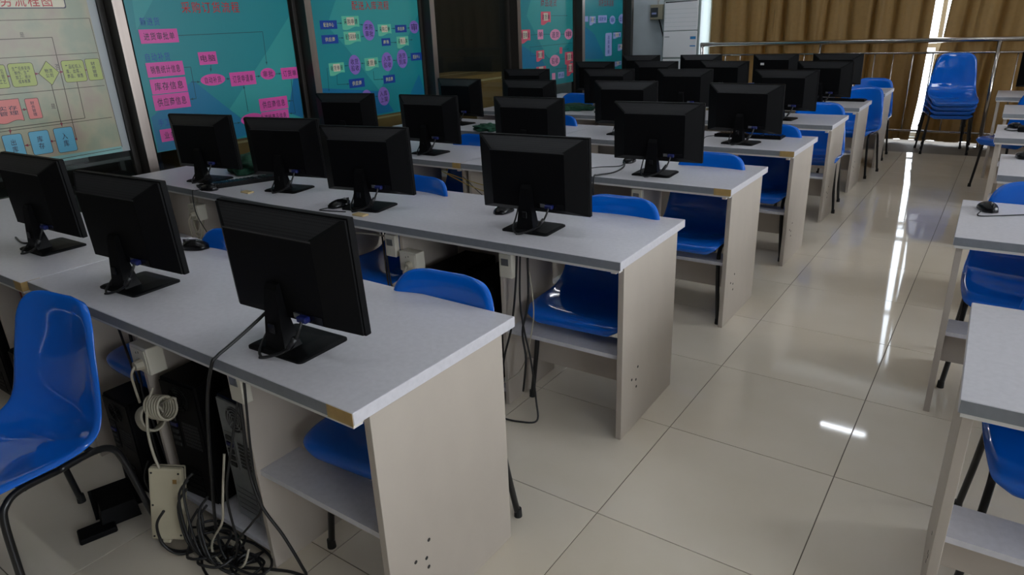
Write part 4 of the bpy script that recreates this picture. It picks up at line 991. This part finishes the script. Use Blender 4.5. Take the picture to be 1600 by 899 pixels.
def floor_cables():
    rnd = random.Random(21)
    root = empty('cable_tangle', (-0.70, -0.36, 0.0))
    tag(root, 'tangle of black cables on the floor under the front desk bay', 'cables')
    def add(pts, r, m='cable'):
        o = cable('cable', [(x + 0.70, y + 0.36, z) for x, y, z in pts], r, m, root); return o
    # loops lying on the floor
    for k in range(9):
        cx, cy = -0.70 + rnd.uniform(-0.10, 0.12), -0.42 + rnd.uniform(-0.03, 0.05)
        rx, ry = rnd.uniform(0.05, 0.13), rnd.uniform(0.03, 0.07); a0 = rnd.uniform(0, 6)
        pts = []
        for j in range(12):
            a = a0 + j * 0.62
            pts.append((cx + rx * math.cos(a) * (1 + 0.15 * math.sin(j)), cy + ry * math.sin(a), 0.006 + 0.012 * (k % 4) + 0.012 * abs(math.sin(a * 1.5 + k))))
        add(pts, 0.0042)
    # cords dropping from the towers to the tangle
    for k, (x0, z0) in enumerate([(-0.83, 0.22), (-0.81, 0.26), (-0.79, 0.16), (-0.73, 0.20), (-0.71, 0.24), (-0.77, 0.30)]):
        add([(x0, -0.42, z0), (x0 - 0.01, -0.455, z0 - 0.05), (x0 + 0.03, -0.47, 0.06), (x0 + 0.10, -0.45, 0.02), (-0.72 + 0.02 * k, -0.40, 0.015), (-0.62, -0.38 + 0.01 * k, 0.012)], 0.004)
    # long loop to the right of the divider, as drawn out over the tiles
    add([(-0.515, -0.365, 0.705), (-0.512, -0.375, 0.55), (-0.515, -0.385, 0.40), (-0.49, -0.385, 0.28), (-0.45, -0.36, 0.17), (-0.42, -0.34, 0.06), (-0.425, -0.33, 0.012), (-0.49, -0.345, 0.007), (-0.57, -0.385, 0.008), (-0.63, -0.42, 0.01)], 0.0048)
    add([(-0.47, -0.37, 0.70), (-0.48, -0.385, 0.5), (-0.495, -0.385, 0.37), (-0.49, -0.385, 0.27), (-0.53, -0.40, 0.21), (-0.60, -0.41, 0.13), (-0.66, -0.41, 0.05), (-0.70, -0.40, 0.012)], 0.0035)
    add([(-0.515, -0.37, 0.62), (-0.545, -0.41, 0.45), (-0.58, -0.43, 0.3), (-0.58, -0.43, 0.15), (-0.63, -0.42, 0.05), (-0.70, -0.40, 0.015)], 0.0035)
    add([(-0.60, -0.40, 0.42), (-0.585, -0.44, 0.30), (-0.62, -0.44, 0.2), (-0.70, -0.44, 0.1), (-0.72, -0.44, 0.04), (-0.66, -0.44, 0.012), (-0.60, -0.42, 0.03), (-0.58, -0.40, 0.09)], 0.0038, 'greycable')
    # loops in front of the adapter box
    add([(-0.86, -0.49, 0.17), (-0.885, -0.51, 0.12), (-0.88, -0.51, 0.05), (-0.85, -0.49, 0.01), (-0.82, -0.46, 0.008), (-0.80, -0.43, 0.03)], 0.0045)
    add([(-1.0, -0.44, 0.03), (-0.97, -0.48, 0.008), (-0.89, -0.49, 0.007), (-0.83, -0.46, 0.012), (-0.80, -0.42, 0.06), (-0.82, -0.40, 0.14)], 0.0045)
    add([(-1.05, -0.42, 0.24), (-1.06, -0.44, 0.18), (-1.04, -0.44, 0.13), (-1.06, -0.43, 0.09), (-1.10, -0.40, 0.05), (-1.12, -0.37, 0.012)], 0.004)
    c = MB().box(-0.012, -0.03, 0.028, 0.016, 0.0, 0.045, 0.004).build('plug', 'greycable', root); c['label'] = 'small green and cream plug'
    MB().box(-0.016, -0.014, 0.029, 0.0, 0.004, 0.0462, 0.002).build('plug', 'green', root)
    return root
floor_cables()
def hanging(name, label, runs, r=0.0042, cols=None):
    root = empty(name, runs[0][0]); o0 = Vector(runs[0][0])
    tag(root, label, 'cables')
    for i, pts in enumerate(runs):
        cable('cable', [tuple(Vector(p) - o0) for p in pts], r if not isinstance(r, list) else r[i], cols[i] if cols else 'cable', root)
    return root
hanging('hanging_cables', 'black cables hanging under the front desk behind the foreground chair',
        [[(-1.22, -0.30, 0.70), (-1.21, -0.31, 0.5), (-1.19, -0.33, 0.25), (-1.17, -0.33, 0.03)], [(-1.27, -0.28, 0.70), (-1.24, -0.30, 0.45), (-1.18, -0.32, 0.3), (-1.12, -0.33, 0.12), (-1.08, -0.36, 0.02)],
         [(-1.32, -0.30, 0.70), (-1.27, -0.30, 0.4), (-1.23, -0.32, 0.1), (-1.16, -0.35, 0.012)]])
x2, y2 = ROWS[1][0], ROWS[1][1]
hanging('hanging_cables', 'black cables hanging beside the switch box of the second row desk, looping on the tiles',
        [[(x2 - 0.47, y2 + 0.05, 0.70), (x2 - 0.48, y2 + 0.045, 0.55), (x2 - 0.50, y2 + 0.035, 0.38), (x2 - 0.53, y2 + 0.02, 0.25), (x2 - 0.56, y2 + 0.02, 0.1), (x2 - 0.56, y2 + 0.0, 0.01), (x2 - 0.52, y2 - 0.02, 0.006)],
         [(x2 - 0.455, y2 + 0.05, 0.70), (x2 - 0.46, y2 + 0.045, 0.5), (x2 - 0.44, y2 + 0.04, 0.37), (x2 - 0.41, y2 + 0.035, 0.25), (x2 - 0.38, y2 + 0.02, 0.08), (x2 - 0.36, y2 - 0.01, 0.008), (x2 - 0.42, y2 - 0.05, 0.006), (x2 - 0.50, y2 - 0.06, 0.006), (x2 - 0.55, y2 - 0.02, 0.006)],
         [(x2 - 0.42, y2 + 0.05, 0.70), (x2 - 0.425, y2 + 0.05, 0.5), (x2 - 0.45, y2 + 0.04, 0.37), (x2 - 0.435, y2 + 0.035, 0.25), (x2 - 0.45, y2 + 0.03, 0.1)],
         [(x2 - 0.43, y2 + 0.055, 0.70), (x2 - 0.40, y2 + 0.05, 0.5), (x2 - 0.41, y2 + 0.045, 0.37), (x2 - 0.46, y2 + 0.04, 0.2), (x2 - 0.54, y2 + 0.02, 0.12)]],
        r=[0.0045, 0.004, 0.0045, 0.0025], cols=['cable', 'cable', 'cable', 'greycable'])
hanging('hanging_cables', 'black cords hanging left of the small switch boxes under the second row desk',
        [[(x2 - 1.20, y2 + 0.06, 0.70), (x2 - 1.19, y2 + 0.05, 0.5), (x2 - 1.17, y2 + 0.05, 0.34), (x2 - 1.16, y2 + 0.05, 0.1)], [(x2 - 1.22, y2 + 0.06, 0.70), (x2 - 1.21, y2 + 0.055, 0.5), (x2 - 1.20, y2 + 0.05, 0.34), (x2 - 1.20, y2 + 0.04, 0.1)],
         [(x2 - 1.52, y2 + 0.03, 0.60), (x2 - 1.44, y2 + 0.02, 0.645), (x2 - 1.32, y2 + 0.02, 0.668), (x2 - 1.20, y2 + 0.03, 0.672), (x2 - 1.15, y2 + 0.05, 0.66)]], cols=['cable', 'cable', 'greycable'])
x3, y3 = ROWS[2][0], ROWS[2][1]
hanging('loose_wires', 'thin yellow and dark wires sagging under the third row desk',
        [[(x3 - 1.25, y3 + 0.05, 0.66), (x3 - 1.45, y3 + 0.03, 0.62), (x3 - 1.62, y3 + 0.02, 0.64), (x3 - 1.80, y3 + 0.03, 0.67)], [(x3 - 1.2, y3 + 0.05, 0.60), (x3 - 1.45, y3 + 0.03, 0.58), (x3 - 1.62, y3 + 0.02, 0.61), (x3 - 1.85, y3 + 0.03, 0.68)],
         [(x3 - 1.35, y3 + 0.05, 0.5), (x3 - 1.5, y3 + 0.03, 0.54), (x3 - 1.68, y3 + 0.03, 0.66)]], r=0.0025, cols=['wireyellow', 'wireyellow', 'cable'])
xl, yl = LEFT[0][0], LEFT[0][1]
hanging('loose_wires', 'yellow and red wires hanging under the left front desk',
        [[(xl - 0.10, yl + 0.04, 0.70), (xl - 0.05, yl + 0.02, 0.62), (xl + 0.0, yl - 0.01, 0.55), (xl + 0.03, yl + 0.0, 0.45)], [(xl - 0.17, yl + 0.04, 0.70), (xl - 0.10, yl + 0.02, 0.64), (xl - 0.02, yl - 0.01, 0.58), (xl + 0.03, yl + 0.0, 0.40)],
         [(xl - 0.06, yl + 0.04, 0.70), (xl - 0.035, yl + 0.0, 0.63), (xl + 0.0, yl - 0.02, 0.58), (xl + 0.02, yl - 0.01, 0.45)]], r=0.003, cols=['wireyellow', 'wirered', 'wireyellow'])
hanging('bundled_wires', 'beige and yellow wires knotted under the wall side desk of the second row',
        [[(-2.66, 0.83, 0.70), (-2.67, 0.80, 0.55), (-2.65, 0.79, 0.49), (-2.62, 0.80, 0.46), (-2.64, 0.82, 0.40)], [(-2.64, 0.83, 0.70), (-2.62, 0.80, 0.52), (-2.66, 0.79, 0.47), (-2.63, 0.80, 0.44), (-2.60, 0.80, 0.5)], [(-2.62, 0.83, 0.55), (-2.60, 0.80, 0.50), (-2.62, 0.79, 0.45), (-2.67, 0.80, 0.43)]], r=0.005, cols=['greycable', 'greycable', 'greycable'])

# ------------------------------------------------------------------ posters on the glass
PX = XL + 0.0035
def plane_mtx(yc, zc, off):
    """text x -> +Y, text y -> +Z, normal -> +X"""
    return Matrix(((0, 0, 1, off), (1, 0, 0, yc), (0, 1, 0, zc), (0, 0, 0, 1)))
def shape_pts(kind, y0, y1, z0, z1):
    yc, zc, a, b = (y0 + y1) / 2, (z0 + z1) / 2, (y1 - y0) / 2, (z1 - z0) / 2
    if kind == 'oval': return [(yc + a * math.cos(2 * PI * k / 28), zc + b * math.sin(2 * PI * k / 28)) for k in range(28)]
    if kind == 'diamond': return [(yc, z0), (y1, zc), (yc, z1), (y0, zc)]
    if kind in ('flag', 'flagr'):
        bot = [(y0 + (y1 - y0) * t, z0 + b * 0.30 * (0.5 - 0.5 * math.cos(PI * t)) * (1 if kind == 'flag' else 0) + b * 0.12 * math.sin(2 * PI * t + PI)) for t in [k / 10 for k in range(11)]]
        return bot + [(y1, z1), (y0, z1)]
    if kind in ('round', 'column'):
        r = min(a, b) * 0.22; pts = []
        for cy, cz, a0 in ((y1 - r, z1 - r, 0), (y0 + r, z1 - r, 90), (y0 + r, z0 + r, 180), (y1 - r, z0 + r, 270)):
            for k in range(4): t = math.radians(a0 + k * 30); pts.append((cy + r * math.cos(t), cz + r * math.sin(t)))
        return pts
    return [(y0, z0), (y1, z0), (y1, z1), (y0, z1)]
def seg_strip(b, p, q, w, x):
    (ay, az), (by, bz) = p, q
    L = math.hypot(by - ay, bz - az)
    if L < 1e-5: return
    ny, nz = -(bz - az) / L * w / 2, (by - ay) / L * w / 2
    b.poly([(x, ay + ny, az + nz), (x, by + ny, bz + nz), (x, by - ny, bz - nz), (x, ay - ny, az - nz)], [(0, 1, 2, 3)])
def clip_poly(pts, lo, hi, zlo, zhi):
    def cl(pts, f, inter):
        out = []
        for i in range(len(pts)):
            a, b = pts[i - 1], pts[i]
            if f(b):
                if not f(a): out.append(inter(a, b))
                out.append(b)
            elif f(a): out.append(inter(a, b))
        return out
    def iy(c): return lambda a, b: (c, a[1] + (b[1] - a[1]) * (c - a[0]) / (b[0] - a[0]))
    def iz(c): return lambda a, b: (a[0] + (b[0] - a[0]) * (c - a[1]) / (b[1] - a[1]), c)
    pts = cl(pts, lambda p: p[0] >= lo, iy(lo)); pts = cl(pts, lambda p: p[0] <= hi, iy(hi)) if pts else pts
    pts = cl(pts, lambda p: p[1] >= zlo, iz(zlo)) if pts else pts; pts = cl(pts, lambda p: p[1] <= zhi, iz(zhi)) if pts else pts
    return pts
PLAB = {1: 'cream flowchart sheet with green, red and blue boxes on the left glass', 2: 'teal flowchart poster with pink boxes, titled in red',
        3: 'teal flowchart poster with navy boxes and purple ovals', 4: 'teal flowchart poster with red and white boxes beyond the dark glass', 5: 'teal flowchart poster with lavender boxes next to the white wall'}
INK = {'pink': 'ink', 'mint': 'ink', 'purple': 'ink', 'rose': 'ink', 'blush': 'ink', 'lavender': 'navy', 'green': 'ink', 'coral': 'ink', 'sky': 'ink', 'navy': 'yellow'}
for k, P in POSTERS.items():
    y0, y1, zb = P['sheet']; zt = 1.93
    if k == 1: y0, y1 = -0.27, 0.985
    root = empty('flowchart_poster', (PX, (y0 + y1) / 2, zb)); o0 = Vector(root.location)
    tag(root, PLAB[k], 'poster', 'flowchart posters on the glass partition')
    sh = Matrix.Translation(-o0)
    def put(b, name, m, parent=root):
        o = b.build(name, m, parent); o.data.transform(sh); return o
    put(MB().box(PX - 0.001, y0, zb, PX + 0.0005, y1, zt), 'sheet', 'p_teal' if k != 1 else 'p_film')
    if k == 1:
        cp = P['creampoly']; yr = sum(p[0] for p in cp) / 3 + 0.012
        put(MB().box(PX + 0.0005, y0 + 0.01, zb + 0.035, PX + 0.0009, yr, zt - 0.01), 'printed_field', 'p_cream')
        put(MB().box(PX + 0.0005, y0 + 0.01, zb, PX + 0.0008, yr, zb + 0.035), 'lower_margin', 'p_cyanfilm')
        a, b_, c, d_ = P['plate']
        fr = put(MB().prism([(PX + 0.001, p[0], p[1]) for p in shape_pts('round', a, b_, c, d_)], (0.0003, 0, 0)), 'title_plate_border', 'p_ink')
        put(MB().prism([(PX + 0.0013, p[0], p[1]) for p in shape_pts('round', a + 0.006, b_ - 0.006, c + 0.006, d_ - 0.006)], (0.0003, 0, 0)), 'title_plate', 'p_plate')
        b = MB()
        for ln in P['rules']:
            for p, q in zip(ln, ln[1:]): seg_strip(b, p, q, 0.0035, PX + 0.0011)
        put(b, 'ruled_lines', 'p_line1')
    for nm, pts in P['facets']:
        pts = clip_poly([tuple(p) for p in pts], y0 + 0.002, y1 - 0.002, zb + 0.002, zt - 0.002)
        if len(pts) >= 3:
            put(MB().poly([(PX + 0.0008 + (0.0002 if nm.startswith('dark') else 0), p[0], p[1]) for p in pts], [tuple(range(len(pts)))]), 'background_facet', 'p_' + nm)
    b = MB(); hd = MB()
    for ln in P['lines']:
        for p, q in zip(ln, ln[1:]): seg_strip(b, p, q, 0.0042, PX + 0.0014)
        (ay, az), (by, bz) = ln[-2], ln[-1]; L = math.hypot(by - ay, bz - az)
        uy, uz = (by - ay) / L, (bz - az) / L; s = 0.022 if k <= 2 else 0.02
        hd.poly([(PX + 0.0015, by, bz), (PX + 0.0015, by - uy * s - uz * s * 0.35, bz - uz * s + uy * s * 0.35), (PX + 0.0015, by - uy * s + uz * s * 0.35, bz - uz * s - uy * s * 0.35)], [(0, 1, 2)])
    lm = 'p_line' if k != 1 else 'p_line1'
    put(b, 'connector_lines', lm); put(hd, 'arrowheads', lm if k != 1 else 'p_darkred')
    t, (a, b_, c, d_), col = P['title']
    ttl = lettering(t, b_ - a, (d_ - c) * 0.92, 'p_' + col, sh @ plane_mtx((a + b_) / 2, (c + d_) / 2, PX + 0.0019), root, 'title_lettering')
    for kind, (a, b_, c, d_), txt, col in P['items']:
        yc, zc = (a + b_) / 2, (c + d_) / 2
        if kind == 'text':
            lettering(txt, b_ - a, d_ - c, 'p_' + col, sh @ plane_mtx(yc, zc, PX + 0.0019), root); continue
        pts = shape_pts('box' if kind == 'navy' else kind, a, b_, c, d_)
        pts = clip_poly(pts, y0 + 0.001, y1 - 0.001, zb + 0.001, zt)
        if len(pts) < 3: continue
        bx = put(MB().prism([(PX + 0.0016, p[0], p[1]) for p in pts], (0.0004, 0, 0)), 'printed_box', 'p_' + col)
        if k == 1:
            ol = MB()
            for p, q in zip(pts, pts[1:] + pts[:1]): seg_strip(ol, p, q, 0.003, PX + 0.0022)
            put(ol, 'box_outline', 'p_line1', bx)
        if kind == 'flag' and k >= 3:
            cy0, cy1 = yc - (b_ - a) * 0.22, yc + (b_ - a) * 0.22
            put(MB().box(PX + 0.002, cy0, c + (d_ - c) * 0.3, PX + 0.0022, cy1, d_ - (d_ - c) * 0.1), 'pale_centre', 'p_plate', bx)
        if txt and a > y0 - 0.001:
            lines = txt.count('\n') + 1
            fw = {'oval': 0.66, 'diamond': 0.42, 'column': 0.5}.get(kind, 0.80); fh = {1: 0.55, 2: 0.62, 3: 0.7, 4: 0.8}[lines]
            if kind == 'diamond': fh = 0.4
            if kind in ('flag', 'flagr'): fh *= 0.75
            if kind == 'navy': fh = 0.5; fw = 0.6
            if k == 1: fw *= 0.9; fh *= 0.9
            if lines >= 2 and max(len(s) for s in txt.split('\n')) == 1: fw = 0.28
            lettering(txt, (b_ - a) * fw, (d_ - c) * fh, 'p_' + INK[col], sh @ plane_mtx(yc, zc + (0.08 * (d_ - c) if kind == 'flag' else 0), PX + 0.0026), bx)

# ------------------------------------------------------------------ air conditioner and meter box at the back wall
ac = empty('air_conditioner', (-2.79, 8.42, 0)); tag(ac, 'white floor standing air conditioner in the corner beside the brown curtain', 'air conditioner')
MB().box(-0.265, -0.16, 0.0, 0.265, 0.235, 1.77, 0.012, 2).build('cabinet', 'acgrey', ac)
MB().box(-0.245, -0.178, 1.37, 0.235, -0.158, 1.745, 0.008, 2).build('upper_panel', 'acwhite', ac)
MB().loft([[(-0.23, -0.1785, 1.725), (0.22, -0.1785, 1.735), (0.22, -0.1785, 1.742), (-0.23, -0.1785, 1.742)], [(-0.23, -0.1805, 1.725), (0.22, -0.1805, 1.735), (0.22, -0.1805, 1.742), (-0.23, -0.1805, 1.742)]]).build('air_outlet_slot', 'hole', ac)
for k in range(5):
    MB().box(-0.235, -0.180, 1.42 + k * 0.055, 0.225, -0.1775, 1.424 + k * 0.055).build('louvre_line', 'alu', ac)
MB().box(-0.245, -0.182, 1.02, 0.235, -0.158, 1.36, 0.008, 2).build('front_panel', 'acwhite', ac)
MB().box(-0.245, -0.178, 0.06, 0.235, -0.158, 1.0, 0.008, 2).build('lower_panel', 'acwhite', ac)
e = MB().box(0.145, -0.1835, 1.16, 0.225, -0.182, 1.29).build('energy_label', 'acwhite', ac); e['label'] = 'white sticker with blue bands'
MB().box(0.145, -0.1842, 1.255, 0.225, -0.1835, 1.29).box(0.145, -0.1842, 1.16, 0.225, -0.1835, 1.175).build('blue_band', 'ledblue', e)
MB().box(-0.225, -0.1838, 1.285, -0.155, -0.182, 1.294).build('name_plate', 'port', ac)
mb = empty('meter_box', (-3.30, YB, 1.62)); tag(mb, 'beige meter box with smoky window on the white back wall', 'meter box')
MB().box(-0.09, -0.10, -0.10, 0.10, 0, 0.10, 0.006, 2).build('box_body', 'beige', mb)
MB().box(-0.075, -0.115, -0.065, 0.035, -0.10, 0.06, 0.006, 2).build('meter_window', 'clear', mb)
MB().box(-0.055, -0.1165, -0.03, 0.015, -0.115, -0.005).build('meter_dial', 'p_lavender', mb)
cable('power_cable', [(0.03, -0.05, -0.10), (0.06, -0.04, -0.2), (0.14, -0.03, -0.5), (0.20, -0.03, -0.9), (0.22, -0.03, -1.3)], 0.009, 'cable', mb)
MB().box(-0.012, -0.03, 0.10, 0.012, 0, 1.2).build('cable_trunking', 'alu', mb)
tag(MB().box(-3.075, YB - 0.06, 1.28, -3.055, YB - 0.002, 1.52, 0.003).build('wall_bracket', 'bronze'), 'narrow dark bracket on the white wall left of the air conditioner', 'bracket')

# ------------------------------------------------------------------ store room behind the glass
def carton(x, y, z, w, d_, h, label, text=False):
    r = empty('cardboard_box', (x, y, z)); tag(r, label, 'box', 'cardboard boxes behind the glass')
    MB().box(-w / 2, -d_ / 2, 0, w / 2, d_ / 2, h, 0.004).build('carton', 'card', r)
    MB().box(w / 2, -d_ / 2 + 0.01, h * 0.93, w / 2 + 0.001, d_ / 2 - 0.01, h * 0.95).box(-0.02, -d_ / 2 + 0.01, h, 0.02, d_ / 2 - 0.01, h + 0.001).build('packing_tape', 'tan', r)
    if text: lettering('cm', 0.10, 0.05, 'cardink', plane_mtx(-d_ / 2 + 0.22, h * 0.30, w / 2 + 0.0015), r)
    return r
carton(-4.05, 4.7, 0, 0.7, 1.2, 1.04, 'big cardboard box behind the dark glass bay, printed cm', True)
carton(-4.0, 2.02, 0, 0.6, 0.95, 0.82, 'cardboard box behind the glass below the pink box poster')
carton(-4.0, 3.25, 0, 0.6, 1.1, 0.82, 'cardboard box behind the glass below the navy box poster')
rk = empty('storage_rack', (-4.35, 0.45, 0)); tag(rk, 'grey storage rack with paper bundles behind the left glass', 'rack')
for x in (-0.25, 0.22):
    for y in (-0.9, 0.9): MB().box(x, y, 0, x + 0.035, y + 0.035, 2.1).build('upright', 'shelfgrey', rk)
for k in range(5):
    s = MB().box(-0.25, -0.9, 0.3 + k * 0.42, 0.25, 0.93, 0.325 + k * 0.42).build('rack_shelf', 'shelfgrey', rk)
rnd = random.Random(4)
SHN = ['lowest', 'second', 'third', 'top']; JN = ['far left', 'left', 'middle', 'right', 'far right']
for k in range(4):
    for j in range(5):
        if rnd.random() < 0.2: continue
        z = 0.325 + k * 0.42; y = 0.45 - 0.82 + j * 0.35
        h = rnd.uniform(0.12, 0.3); mm = rnd.choice(['paper', 'shelfgrey', 'card'])
        tag(MB().box(-4.5, y, z, -4.16, y + 0.28, z + h, 0.004).build('paper_bundle', mm), '%s bundle on the %s shelf of the grey rack, %s' % ({'paper': 'pale', 'shelfgrey': 'grey', 'card': 'brown'}[mm], SHN[k], JN[j]), 'bundle', 'bundles on the storage rack')

# ------------------------------------------------------------------ ceiling lamps
def ceiling_lamp(x, y, length, label, z=ZC):
    r = empty('ceiling_lamp', (x, y, z)); tag(r, label, 'lamp', 'ceiling tube lamps')
    MB().box(-length / 2, -0.06, -0.05, length / 2, 0.06, 0, 0.004).build('lamp_body', 'lampbody', r)
    for s in (-1, 1): MB().box(s * length / 2 - 0.02, -0.02, -0.09, s * length / 2 + 0.02, 0.02, -0.05).build('lamp_holder', 'lampbody', r)
    MB().cyl((-length / 2 + 0.02, 0, -0.075), (1, 0, 0), 0.014, length - 0.04, 12).build('lamp_tube', 'lamptube', r, smooth=True)
ceiling_lamp(0.08, 7.0, 0.55, 'short lit tube lamp on the ceiling above the far aisle')
for x, y, w in LAMPS:
    ceiling_lamp(x, y, 1.2, 'lit white tube lamp on the ceiling ' + w)
bpy.context.view_layer.update()
for o in bpy.data.objects:
    if o.name.split('.')[0] in ('socket_hole', 'metal_port', 'port', 'vent_slots', 'keys', 'rubber_feet', 'packing_tape', 'blue_band', 'arrowheads', 'connector_lines', 'ruled_lines'): o['kind'] = 'stuff'
